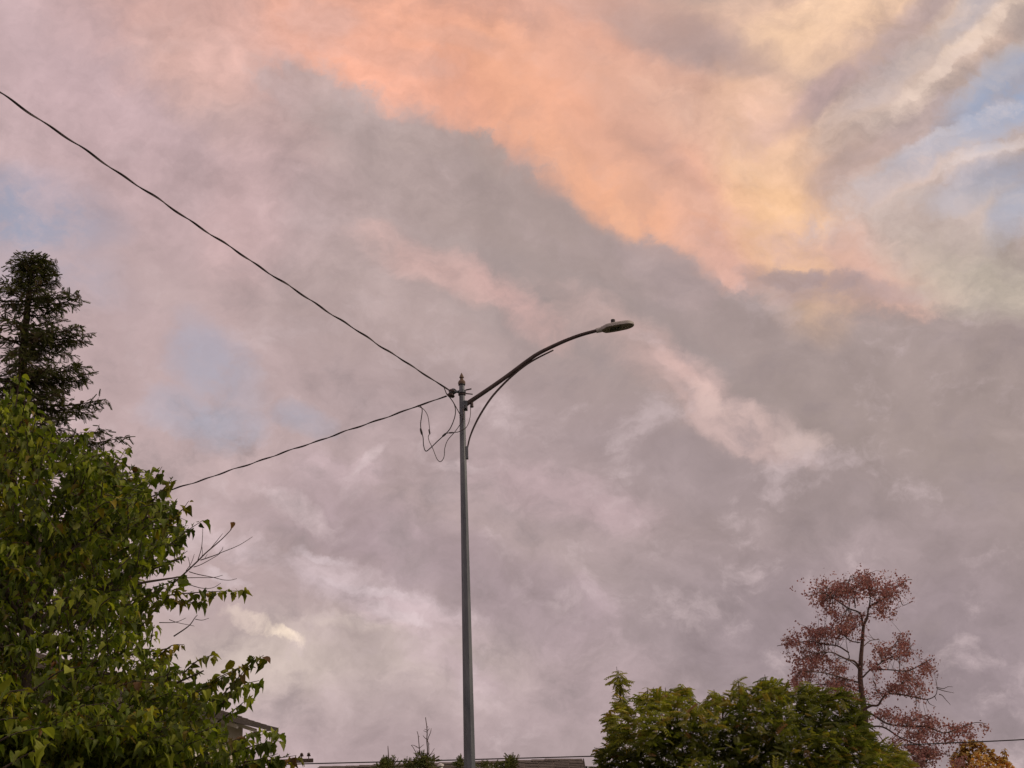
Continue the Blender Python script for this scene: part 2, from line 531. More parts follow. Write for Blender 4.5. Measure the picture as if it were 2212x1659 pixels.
# ------------------------------------------------------------------ mesh helpers
class MB:
    def __init__(self):
        self.v, self.f = [], []

    def add(self, vs_, fs_):
        o = len(self.v)
        self.v += [tuple(x) for x in vs_]
        self.f += [tuple(i + o for i in q) for q in fs_]
        return self

    def box(self, c, half, rot=None):
        c = Vector(c)
        pts = []
        for sx in (-1, 1):
            for sy in (-1, 1):
                for sz in (-1, 1):
                    q = Vector((sx * half[0], sy * half[1], sz * half[2]))
                    pts.append(c + (rot @ q if rot else q))
        return self.add(pts, [(0, 1, 3, 2), (4, 6, 7, 5), (0, 4, 5, 1), (2, 3, 7, 6), (0, 2, 6, 4), (1, 5, 7, 3)])

    def hexa(self, p):
        """eight corners: four of one side, then the four facing them"""
        return self.add(p, [(3, 2, 1, 0), (4, 5, 6, 7), (0, 1, 5, 4), (1, 2, 6, 5), (2, 3, 7, 6), (3, 0, 4, 7)])

    def tube(self, pts, radii, n=8, cap=True):
        pts = [Vector(p) for p in pts]
        if not hasattr(radii, '__len__'):
            radii = [radii] * len(pts)
        vs_, fs_ = [], []
        t0 = (pts[1] - pts[0]).normalized()
        a = t0.cross(Vector((0, 0, 1)))
        if a.length < 1e-3:
            a = t0.cross(Vector((0, 1, 0)))
        a.normalize()
        for i, p in enumerate(pts):
            t = (pts[min(i + 1, len(pts) - 1)] - pts[max(i - 1, 0)]).normalized()
            a = (a - t * a.dot(t)).normalized()
            b = t.cross(a)
            for j in range(n):
                w = 2 * math.pi * j / n
                vs_.append(p + (a * math.cos(w) + b * math.sin(w)) * radii[i])
        for i in range(len(pts) - 1):
            for j in range(n):
                k2 = (j + 1) % n
                fs_.append((i * n + j, i * n + k2, (i + 1) * n + k2, (i + 1) * n + j))
        if cap:
            fs_.append(tuple(range(n - 1, -1, -1)))
            fs_.append(tuple((len(pts) - 1) * n + j for j in range(n)))
        return self.add(vs_, fs_)

    def lathe(self, base, prof, n=16, axis=Vector((0, 0, 1)), phase=0.0):
        axis = axis.normalized()
        a = axis.cross(Vector((0, 1, 0)))
        if a.length < 1e-3:
            a = Vector((1, 0, 0))
        a.normalize()
        b = axis.cross(a)
        vs_, fs_ = [], []
        for (r, h) in prof:
            for j in range(n):
                w = 2 * math.pi * j / n + phase
                vs_.append(Vector(base) + axis * h + (a * math.cos(w) + b * math.sin(w)) * r)
        for i in range(len(prof) - 1):
            for j in range(n):
                k2 = (j + 1) % n
                fs_.append((i * n + j, i * n + k2, (i + 1) * n + k2, (i + 1) * n + j))
        fs_.append(tuple(range(n - 1, -1, -1)))
        fs_.append(tuple((len(prof) - 1) * n + j for j in range(n)))
        return self.add(vs_, fs_)

    def build(self, name, mat, parent=None, smooth=False):
        me = bpy.data.meshes.new(name)
        me.from_pydata(self.v, [], self.f)
        me.update()
        if smooth:
            me.polygons.foreach_set('use_smooth', [True] * len(me.polygons))
        me.materials.append(mat)
        return link(name, me, parent)


def link(name, me, parent=None):
    o = bpy.data.objects.new(name, me)
    col.objects.link(o)
    if parent is not None:
        o.parent = parent
        # children keep world coordinates: things made of meshes in world space have their Empty at the base
        o.matrix_parent_inverse = world_of(parent).inverted()
    return o


def world_of(q):
    if q.parent is None:
        return q.matrix_basis.copy()
    return world_of(q.parent) @ q.matrix_parent_inverse @ q.matrix_basis


def thing(name, label, cat, loc, group=None):
    o = bpy.data.objects.new(name, None)
    o.location = loc
    o.empty_display_size = 0.2
    col.objects.link(o)
    return tag(o, label, cat, group)


def tag(o, label, cat, group=None):
    o['label'] = label
    o['category'] = cat
    if group:
        o['group'] = group
    return o


def spline(pts, per=6):
    """smooth curve through points"""
    P = [Vector(p) for p in pts]
    if len(P) < 3:
        return [P[0].lerp(P[-1], i / per) for i in range(per + 1)]
    E = [P[0] * 2 - P[1]] + P + [P[-1] * 2 - P[-2]]
    out = []
    for i in range(1, len(E) - 2):
        p0, p1, p2, p3 = E[i - 1:i + 3]
        for k2 in range(per):
            t = k2 / per
            out.append(0.5 * ((2 * p1) + (p2 - p0) * t + (2 * p0 - 5 * p1 + 4 * p2 - p3) * t * t + (3 * p1 - p0 - 3 * p2 + p3) * t ** 3))
    out.append(P[-1])
    return out


def taper(n, a, b, p=1.0):
    return [a + (b - a) * (i / max(1, n - 1)) ** p for i in range(n)]


def leaf_meshes(name, mat, tv, tf, palette):
    """one shared mesh per colour for the leaves that are objects of their own"""
    out = []
    for c in palette:
        me = bpy.data.meshes.new(name)
        me.from_pydata([tuple(v) for v in tv], [], [tuple(q) for q in tf])
        a_ = me.attributes.new('leaf_colour', 'FLOAT_COLOR', 'POINT')
        a_.data.foreach_set('color', [x for _ in tv for x in (*c, 1.0)])
        me.update()
        me.materials.append(mat)
        out.append(me)
    return out


def foliage(parent, mat, templates, mats, locs, cols, palette, singles=300, leaf_name='leaf', crown_name='crown'):
    """the leaves that show largest become objects, the rest one crown of loose leaves"""
    mats, locs, cols = np.asarray(mats), np.asarray(locs), np.asarray(cols)
    which = rng.integers(0, len(templates), len(locs))
    pr = proj(locs)
    inside = (pr[:, 0] > 4) & (pr[:, 0] < W - 4) & (pr[:, 1] > 4) & (pr[:, 1] < H - 4)
    dist = np.linalg.norm(locs - EY, axis=1)
    # nearest along the view in each small cell: those are the leaves one sees
    order = np.argsort(dist)
    taken, front = set(), []
    for i in order:
        if not inside[i]:
            continue
        c = (int(pr[i, 0] // 16), int(pr[i, 1] // 16))
        if c in taken:
            continue
        taken.add(c)
        front.append(i)
        if len(front) >= 2500:
            break
    size = np.linalg.norm(mats[:, :, 1], axis=1) / dist
    front = sorted(front, key=lambda i: -size[i])[:singles]
    mask = np.zeros(len(locs), bool)
    mask[front] = True
    # join every template into one crown mesh
    vs_all, f_all, c_all, off = [], [], [], 0
    for k2, (tv, tf) in enumerate(templates):
        sel = np.where((which == k2) & ~mask)[0]
        if len(sel) == 0:
            continue
        tv = np.asarray(tv, float)
        V = (np.einsum('nij,mj->nmi', mats[sel], tv) + locs[sel][:, None, :]).reshape(-1, 3)
        vs_all.append(V)
        c_all.append(np.repeat(cols[sel], len(tv), axis=0))
        flat = np.concatenate([np.asarray(q) for q in tf])
        loops = (flat[None, :] + (np.arange(len(sel)) * len(tv))[:, None]).reshape(-1) + off
        f_all.append((loops, np.tile([len(q) for q in tf], len(sel))))
        off += len(V)
    V = np.concatenate(vs_all)
    C = np.concatenate([np.concatenate(c_all), np.ones((len(V), 1))], 1)
    loops = np.concatenate([a for a, _ in f_all])
    sizes = np.concatenate([b for _, b in f_all])
    me = bpy.data.meshes.new(crown_name)
    me.vertices.add(len(V))
    me.vertices.foreach_set('co', V.astype(np.float32).ravel())
    me.loops.add(len(loops))
    me.loops.foreach_set('vertex_index', loops.astype(np.int32))
    me.polygons.add(len(sizes))
    me.polygons.foreach_set('loop_start', np.concatenate([[0], np.cumsum(sizes)[:-1]]).astype(np.int32))
    a_ = me.attributes.new('leaf_colour', 'FLOAT_COLOR', 'POINT')
    a_.data.foreach_set('color', C.astype(np.float32).ravel())
    me.update(calc_edges=True)
    me.materials.append(mat)
    crown = link(crown_name, me, parent)
    crown['kind'] = 'stuff'
    if front:
        pal = np.asarray(palette)
        meshes = [leaf_meshes(leaf_name, mat, tv, tf, palette) for tv, tf in templates]
        inv = None
        for i in front:
            pi = int(np.argmin(((pal - cols[i]) ** 2).sum(1)))
            o = link(leaf_name, meshes[which[i]][pi], crown)
            m4 = Matrix([list(mats[i][0]) + [locs[i][0]], list(mats[i][1]) + [locs[i][1]], list(mats[i][2]) + [locs[i][2]], [0, 0, 0, 1]])
            o.matrix_basis = m4
    return crown


def frames(ydir, zhint, size):
    """matrices whose columns are side, along the leaf, and face normal"""
    y = ydir / np.linalg.norm(ydir, axis=1, keepdims=True)
    x = np.cross(y, zhint)
    ln = np.linalg.norm(x, axis=1, keepdims=True)
    x = np.where(ln > 1e-4, x / np.maximum(ln, 1e-4), np.array([1.0, 0, 0]))
    z = np.cross(x, y)
    return np.stack([x, y, z], -1) * np.asarray(size)[:, None, None]


def in_poly(p, poly):
    x, y = p
    c = False
    j = len(poly) - 1
    for i in range(len(poly)):
        xi, yi = poly[i]
        xj, yj = poly[j]
        if (yi > y) != (yj > y) and x < (xj - xi) * (y - yi) / (yj - yi) + xi:
            c = not c
        j = i
    return c


def jitter_col(base, n, amt=0.25):
    b = np.asarray(base)
    return b * (1 + rng.normal(0, amt, (n, 1)))


# ------------------------------------------------------------------ ground
g = MB().add([(-900, -300, 0), (900, -300, 0), (900, 2500, 0), (-900, 2500, 0)], [(0, 1, 2, 3)]).build('ground', M['grass'])
g['kind'] = 'structure'
# the street runs from left to right between the viewer and the far pavement where the lamp stands
rd = MB().add([(-120, 4.0, 0.004), (120, 4.0, 0.004), (120, 20.4, 0.004), (-120, 20.4, 0.004)], [(0, 1, 2, 3)]).build('road', M['asphalt'])
rd['kind'] = 'structure'
pv = MB().box((0, 21.4, 0.06), (120, 0.85, 0.08)).build('pavement', M['concrete'])
pv['kind'] = 'structure'
kb = MB().box((0, 20.47, 0.055), (120, 0.075, 0.075)).build('kerb', M['concrete'])
kb['kind'] = 'structure'
kb2 = MB().box((0, 3.9, 0.055), (120, 0.075, 0.075)).build('kerb', M['concrete'])
kb2['kind'] = 'structure'

# ------------------------------------------------------------------ street lamp
YL = 22.0
base_pt = at(1014.5, 1655, YL)
BX = base_pt.x
lamp = thing('street_lamp', 'tall grey tapered steel street lamp with curved arm and spiked finial', 'street lamp', (BX, YL, 0.14))


def cz(X, Y):
    """a point of the lamp's close-up in the photograph"""
    return 877.8 + X * 0.248, 658.3 + Y * 0.248


def lp(X, Y, dy=0.0):
    q = at(*cz(X, Y), YL + dy)
    return q


z_top = lp(478, 690).z
# eight-sided tapered shaft
POLE_PHASE = 21.4
prof = []
for i in range(13):
    h = 0.14 + (z_top - 0.14) * i / 12
    prof.append((0.116 - 0.0075 * (h - 0.14), h))
rb, rtp = prof[0][0], prof[-1][0]
pole = MB().lathe((BX, YL, 0), prof, 8, phase=R(POLE_PHASE)).build('pole', M['galv'], lamp)
MB().box((BX, YL, 0.165), (0.19, 0.19, 0.025)).build('base_plate', M['galv'], lamp)
for sx in (-1, 1):
    for sy in (-1, 1):
        MB().lathe((BX + sx * 0.15, YL + sy * 0.15, 0.19), [(0.018, 0), (0.018, 0.06)], 6).build('anchor_bolt', M['galv'], lamp)
zf = z_top
fin = MB().lathe((BX, YL, zf), [(rtp + 0.004, -0.008), (0.056, -0.008), (0.059, 0.012), (0.057, 0.035), (0.045, 0.055), (0.027, 0.063),
                               (0.025, 0.098), (0.030, 0.102), (0.039, 0.108), (0.036, 0.116), (0.020, 0.155), (0.003, 0.190)], 16)
fin.build('finial', M['finial'], lamp)
MB().lathe((BX, YL, zf - 0.02), [(0.057, 0), (0.057, 0.012)], 16).build('finial_gasket', M['black_plastic'], lamp)
# arm
arm_px = [(505, 878), (560, 840), (620, 800), (760, 705), (900, 605), (1050, 492), (1150, 425), (1280, 360), (1400, 307), (1530, 260), (1690, 217)]
arm_pts = spline([lp(*p) for p in arm_px], 6)
arm = MB().tube(arm_pts, taper(len(arm_pts), 0.037, 0.028), 14).build('arm', M['arm'], lamp, True)
a0 = arm_pts[0]
MB().box((a0.x + 0.01, YL, a0.z - 0.005), (0.040, 0.055, 0.070), None).build('arm_flange', M['galv'], lamp)
for dz in (-0.05, 0.05):
    MB().lathe((a0.x + 0.02, YL - 0.055, a0.z + dz), [(0.012, 0), (0.012, 0.02)], 6, Vector((0, -1, 0))).build('flange_bolt', M['galv'], lamp)
br_px = [(531, 1250), (555, 1150), (600, 1040), (660, 930), (740, 810), (830, 708), (930, 612), (1040, 525), (1150, 460), (1280, 396)]
br_pts = spline([lp(*p) for p in br_px], 5)
MB().tube(br_pts, [0.012 + 0.005 * math.sin(math.pi * i / (len(br_pts) - 1)) for i in range(len(br_pts))], 10).build('arm_brace', M['arm'], lamp, True)
b0 = lp(529, 1290)
MB().box((b0.x, YL, b0.z), (0.018, 0.035, 0.10)).build('brace_bracket', M['galv'], lamp)
# conduit stub under the arm and small box on the shaft
s0, s1 = lp(570, 838), lp(570, 893)
MB().lathe(s1, [(0.028, 0), (0.031, 0.01), (0.026, 0.02), (0.024, (s0 - s1).z)], 10).build('conduit_stub', M['arm'], lamp)
e0 = lp(515, 905, -0.03)
MB().lathe(e0, [(0.022, -0.02), (0.034, 0.0), (0.03, 0.05), (0.018, 0.07)], 10).build('wire_gland', M['black_plastic'], lamp)

# luminaire: rounded flat head seen from below
h0, h1 = lp(1672, 222), lp(1982, 168)
ax = (h1 - h0).normalized()
side = Vector((0, 1, 0))
side = (side - ax * side.dot(ax)).normalized()
nrm = ax.cross(side) * -1
if nrm.z < 0:
    nrm = -nrm
Lh = (h1 - h0).length


def head_section(t):
    """half width of the head along its length"""
    if t < 0.10:
        return 0.05
    if t < 0.22:
        return 0.05 + (0.138 - 0.05) * (t - 0.10) / 0.12
    if t < 0.72:
        return 0.138 + 0.012 * math.sin((t - 0.22) / 0.5 * math.pi)
    u = (t - 0.72) / 0.28
    return 0.138 * math.sqrt(max(0.0, 1 - u * u * 0.97))


def head_shell(zlo, zhi, t0_, t1_, inset=0.0, n=22, mat=None, name='housing', par=None):
    mb = MB()
    vs_, fs_ = [], []
    prof_ = [(1.0, 0.0), (1.0, 0.55), (0.93, 0.85), (0.70, 1.0), (0, 1.0), (-0.70, 1.0), (-0.93, 0.85), (-1.0, 0.55), (-1.0, 0.0)]
    for i in range(n):
        t = t0_ + (t1_ - t0_) * i / (n - 1)
        w_ = max(0.004, head_section(t) - inset)
        ztop = zhi * (0.75 + 0.25 * math.sin(min(1.0, t / 0.5) * math.pi / 2)) * (1.0 if t < 0.85 else max(0.35, 1 - (t - 0.85) * 3.4))
        for (a_, b_) in prof_:
            vs_.append(h0 + ax * (t * Lh) + side * (a_ * w_) + nrm * (zlo + b_ * (ztop - zlo)))
    k3 = len(prof_)
    for i in range(n - 1):
        for j in range(k3 - 1):
            fs_.append((i * k3 + j, i * k3 + j + 1, (i + 1) * k3 + j + 1, (i + 1) * k3 + j))
        fs_.append((i * k3 + k3 - 1, i * k3, (i + 1) * k3, (i + 1) * k3 + k3 - 1))
    fs_.append(tuple(range(k3)))
    fs_.append(tuple((n - 1) * k3 + j for j in range(k3 - 1, -1, -1)))
    return mb.add(vs_, fs_)


lum = head_shell(-0.018, 0.050, 0.08, 1.0).build('luminaire', M['lamp_grey'], lamp)
# underside plate a little proud below, with the lens panel on it
pl = MB()
vs_, fs_ = [], []
ts_ = [0.12 + 0.865 * i / 20 for i in range(21)]
for t in ts_:
    w_ = max(0.004, head_section(t) - 0.008)
    for a_ in (-1, 1):
        vs_.append(h0 + ax * (t * Lh) + side * (a_ * w_) + nrm * -0.024)
    for a_ in (-1, 1):
        vs_.append(h0 + ax * (t * Lh) + side * (a_ * w_) + nrm * -0.019)
for i in range(20):
    o_ = i * 4
    fs_ += [(o_, o_ + 1, o_ + 5, o_ + 4), (o_ + 2, o_ + 6, o_ + 7, o_ + 3), (o_, o_ + 4, o_ + 6, o_ + 2), (o_ + 1, o_ + 3, o_ + 7, o_ + 5)]
fs_ += [(0, 2, 3, 1), (80, 81, 83, 82)]
pl.add(vs_, fs_).build('bottom_cover', M['lamp_under'], lum)
c_ = h0 + ax * (0.47 * Lh) + nrm * -0.027
rotm = Matrix((ax, side, nrm)).transposed()
MB().box(c_, (0.085, 0.075, 0.0025), rotm).build('lens_panel', M['led'], lum)
for i in range(3):
    for j in range(2):
        MB().lathe(c_ + ax * ((i - 1) * 0.05) + side * ((j - 0.5) * 0.06) + nrm * -0.002, [(0.016, 0), (0.012, 0.008), (0.003, 0.011)], 10, -nrm).build('lens', M['led'], lum)
pc = h0 + ax * (0.43 * Lh) + nrm * 0.043
MB().lathe(pc, [(0.038, -0.01), (0.038, 0.012), (0.034, 0.016), (0.036, 0.085), (0.033, 0.096), (0.010, 0.099)], 16, Vector((0.03, 0, 1))).build('photocell', M['black_plastic'], lum)
MB().tube([h0 - ax * 0.035, h0 + ax * 0.05], 0.042, 14).build('collar', M['lamp_grey'], lum)
MB().lathe(h0 + ax * 0.09 + nrm * 0.030, [(0.008, 0), (0.008, 0.03)], 6, nrm).build('latch', M['lamp_grey'], lum)

# wire clamp and insulators on the shaft
zc = lp(480, 762).z
MB().lathe((BX, YL, zc - 0.02), [(0.055, 0), (0.064, 0.004), (0.064, 0.044), (0.055, 0.048)], 16).build('pole_clamp', M['galv'], lamp)
MB().lathe((BX, YL, zc - 0.055), [(0.053, 0), (0.060, 0.004), (0.060, 0.02), (0.053, 0.024)], 16).build('pole_clamp', M['arm'], lamp)
MB().tube([(BX + 0.06, YL - 0.04, zc + 0.02), (BX + 0.155, YL - 0.06, zc + 0.03)], 0.012, 8).build('clamp_bolt', M['arm'], lamp)
MB().tube([(BX + 0.06, YL + 0.04, zc - 0.01), (BX + 0.17, YL + 0.03, zc - 0.03)], 0.010, 8).build('clamp_bolt', M['arm'], lamp)
MB().tube([(BX - 0.06, YL - 0.03, zc + 0.0), (BX - 0.20, YL - 0.035, zc - 0.005)], [0.022, 0.016], 8).build('clevis', M['galv'], lamp)
MB().tube([(BX - 0.06, YL + 0.05, zc + 0.03), (BX - 0.16, YL + 0.03, zc + 0.035)], [0.02, 0.014], 8).build('clevis', M['galv'], lamp)
ins = lp(383, 775)
insu = MB().lathe(ins - Vector((0, 0, 0.055)), [(0.022, 0), (0.056, 0.006), (0.066, 0.028), (0.046, 0.052), (0.046, 0.066), (0.066, 0.09), (0.056, 0.114), (0.022, 0.12)], 14, Vector((0.35, 0, 1)))
insu.build('spool_insulator', M['porcelain'], lamp, True)
ins2 = lp(405, 752, 0.05)
MB().lathe(ins2 - Vector((0, 0, 0.03)), [(0.014, 0), (0.040, 0.006), (0.046, 0.024), (0.032, 0.04), (0.046, 0.056), (0.014, 0.074)], 12, Vector((0.35, 0.1, 1))).build('spool_insulator', M['galv'], lamp, True)


# ------------------------------------------------------------------ overhead cables
def cable(name, ctrl, label, sag, twist=0.95, r=0.0085, hr=0.0065, wave=0.012, step=0.05, group=None, seed=1):
    A, B = Vector(ctrl[0]), Vector(ctrl[1])
    Ln = (B - A).length
    d = (B - A) / Ln
    n1_ = d.cross(Vector((0, 0, 1))).normalized()
    n2_ = n1_.cross(d)
    n = int(Ln / step)
    rr = random.Random(seed)
    ph = [rr.random() * 6.28 for _ in range(6)]
    o = thing(name, label, 'cable', A, group)
    for s in range(2):
        pts = []
        for i in range(n + 1):
            t = i / n
            x = t * Ln
            p = A.lerp(B, t) - Vector((0, 0, sag * 4 * t * (1 - t)))
            fade = min(1.0, 8 * t, 8 * (1 - t))
            w_ = 2 * math.pi * x / twist + 1.2 * math.sin(x * 0.9 + ph[0]) + s * math.pi
            wob = wave * fade * (math.sin(2 * math.pi * x / 0.62 + ph[1] + 0.8 * math.sin(x * 0.7)) + 0.7 * math.sin(2 * math.pi * x / 1.37 + ph[2]))
            p = p + n1_ * (math.cos(w_) * hr) + n2_ * (math.sin(w_) * hr + wob)
            pts.append(p)
        MB().tube(pts, r if s == 0 else r * 0.85, 6).build('strand', M['wire'] if s == 0 else M['bare_wire'], o, True)
    return o


up_end = at_z(0, 186, 10.4)
up_dir = (up_end - lp(368, 741)).normalized()
A_up = lp(368, 741)
far_up = up_end + up_dir * 6.0
cable('overhead_cable', (A_up, far_up), 'dark twisted service cable rising leftward from lamp pole across open sky', 0.08, seed=3, wave=0.007)
A_lo = lp(350, 795)
lo_mid = at(372, 1058, 25.4)
# aim past the crown towards the pole out of sight behind the trees
lo_dir = (lo_mid - A_lo).normalized()
lo_dir = (lo_mid + Vector((0, 0, 0.05)) - A_lo).normalized()
far_lo = A_lo + lo_dir * ((lo_mid - A_lo).length * 1.75)
cable('overhead_cable', (A_lo, far_lo), 'dark twisted service cable dipping from lamp pole into the leafy green tree', 0.05, seed=5, wave=0.006)


def loop_wire(pts, label, r=0.006, splices=(), mat='wire'):
    P = spline([lp(x, y, dy) for (x, y, dy) in pts], 7)
    o = thing('hanging_wire', label, 'wire', P[0], 'slack wires hanging beside the lamp pole')
    MB().tube(P, r, 6).build('conductor', M[mat], o, True)
    for (xa, ya, xb, yb, dy) in splices:
        p, q = lp(xa, ya, dy), lp(xb, yb, dy)
        MB().tube([p, p.lerp(q, .25), p.lerp(q, .75), q], [r, r * 2.1, r * 2.1, r], 8).build('splice_sleeve', M['black_plastic'], o, True)
    return o


loop_wire([(98, 878, 0), (118, 880, 0), (138, 920, 0), (124, 1040, 0), (133, 1105, 0), (146, 1160, 0), (150, 1225, 0), (170, 1275, 0), (215, 1243, 0), (270, 1190, -.02),
           (330, 1135, -.04), (380, 1080, -.05), (418, 990, -.06), (428, 920, -.06), (413, 858, -.04), (372, 800, -.02), (350, 775, 0), (325, 715, 0), (302, 694, 0)],
          'slack black wire looping from dipping cable back up to the insulator', 0.0082, [(122, 1075, 138, 1135, 0), (312, 1150, 348, 1118, -.04)])
loop_wire([(84, 884, 0.02), (112, 890, 0.02), (152, 912, 0.02), (185, 965, .02), (198, 1040, .02), (203, 1115, .02), (191, 1150, .02), (202, 1195, .02), (230, 1252, .02), (268, 1345, .02),
           (300, 1366, .02), (328, 1325, .0), (335, 1250, 0), (360, 1180, -.03), (420, 1110, -.06), (460, 1055, -.1), (492, 1005, -.13), (500, 960, -.13), (492, 900, -.12)],
          'longest slack wire drooping lowest into a U beside lamp pole', 0.0060, [(196, 1085, 206, 1128, .02)], 'bare_wire')
loop_wire([(345, 1122, -.05), (375, 1115, -.06), (420, 1112, -.08), (460, 1105, -.11), (520, 1070, -.12), (548, 1012, -.08), (558, 950, -.04), (560, 893, 0)],
          'short slack wire curving under the arm stub in front of lamp pole', 0.0062, [(365, 1117, 412, 1113, -.06)], 'bare_wire')
loop_wire([(352, 780, 0), (400, 835, -.04), (440, 905, -.09), (470, 960, -.12), (494, 1000, -.13)],
          'straight short wire slanting from insulator onto lamp pole face', 0.0070)


# utility poles at the cables' far ends (outside the picture)
def plain_pole(p, label):
    t_ = thing('utility_pole', label, 'utility pole', (p.x, p.y, 0))
    MB().lathe((p.x, p.y, 0), [(0.17, 0), (0.12, p.z + 0.6)], 12).build('pole', M['wood_pole'], t_)
    MB().lathe((p.x, p.y, p.z - 0.06), [(0.15, 0), (0.15, 0.12)], 12).build('cable_band', M['galv'], t_)
    return t_


plain_pole(far_up, 'brown wooden pole holding the upper end of the rising cable')
plain_pole(far_lo, 'brown wooden pole holding the far end of the dipping cable')

# ------------------------------------------------------------------ utility pole with cross-arm behind the leafy tree
YU = 40.0
upx = at(540, 1640, YU)
ut = thing('utility_pole', 'wooden utility pole with cross-arm and insulators behind leafy green tree', 'utility pole', (upx.x, YU, 0))
MB().lathe((upx.x, YU, 0), [(0.16, 0), (0.115, upx.z + 0.10)], 12).build('pole', M['wood_pole'], ut)
ce = at(677, 1643, YU - 0.12)
zc_ = ce.z
hx = ce.x - upx.x
MB().box((upx.x, YU - 0.17, zc_), (hx, 0.05, 0.048)).build('cross_arm', M['wood_pole'], ut)
for s in (-1, 1):
    MB().tube([(upx.x + s * hx * 0.45, YU - 0.17, zc_ - 0.07), (upx.x, YU - 0.16, zc_ - 0.6)], 0.02, 6).build('brace', M['galv'], ut)
    for k2 in (0.93, 0.82):
        MB().lathe((upx.x + s * hx * k2, YU - 0.17, zc_ + 0.048), [(0.012, 0), (0.012, 0.06), (0.05, 0.065), (0.055, 0.09), (0.035, 0.10), (0.045, 0.12), (0.03, 0.15), (0.008, 0.16)], 10).build('insulator', M['porcelain'], ut)
wl0 = at(600, 1651, YU - 0.2)
MB().tube([(upx.x, YU - 0.1, wl0.z - 0.02), (upx.x, YU - 0.24, wl0.z - 0.02)], 0.03, 8).build('wire_bracket', M['galv'], ut)
wp = [Vector((upx.x, YU - 0.22, wl0.z - 0.02))] + [at(x, y, YU - 0.3) for x, y in ((640, 1650.5), (860, 1645), (1080, 1639), (1300, 1633), (1600, 1624), (1880, 1612.5), (2060, 1604.5), (2212, 1597.5), (2500, 1580))]
wl = thing('overhead_wire', 'long thin black wire running above the brown roof and past the trees', 'cable', wp[0])
MB().tube(spline(wp, 10), 0.017, 6).build('strand', M['wire'], wl, True)
pe = wp[-1]
plain_pole(Vector((pe.x, pe.y + 0.1, pe.z)), 'brown wooden pole holding the far end of the long thin wire')

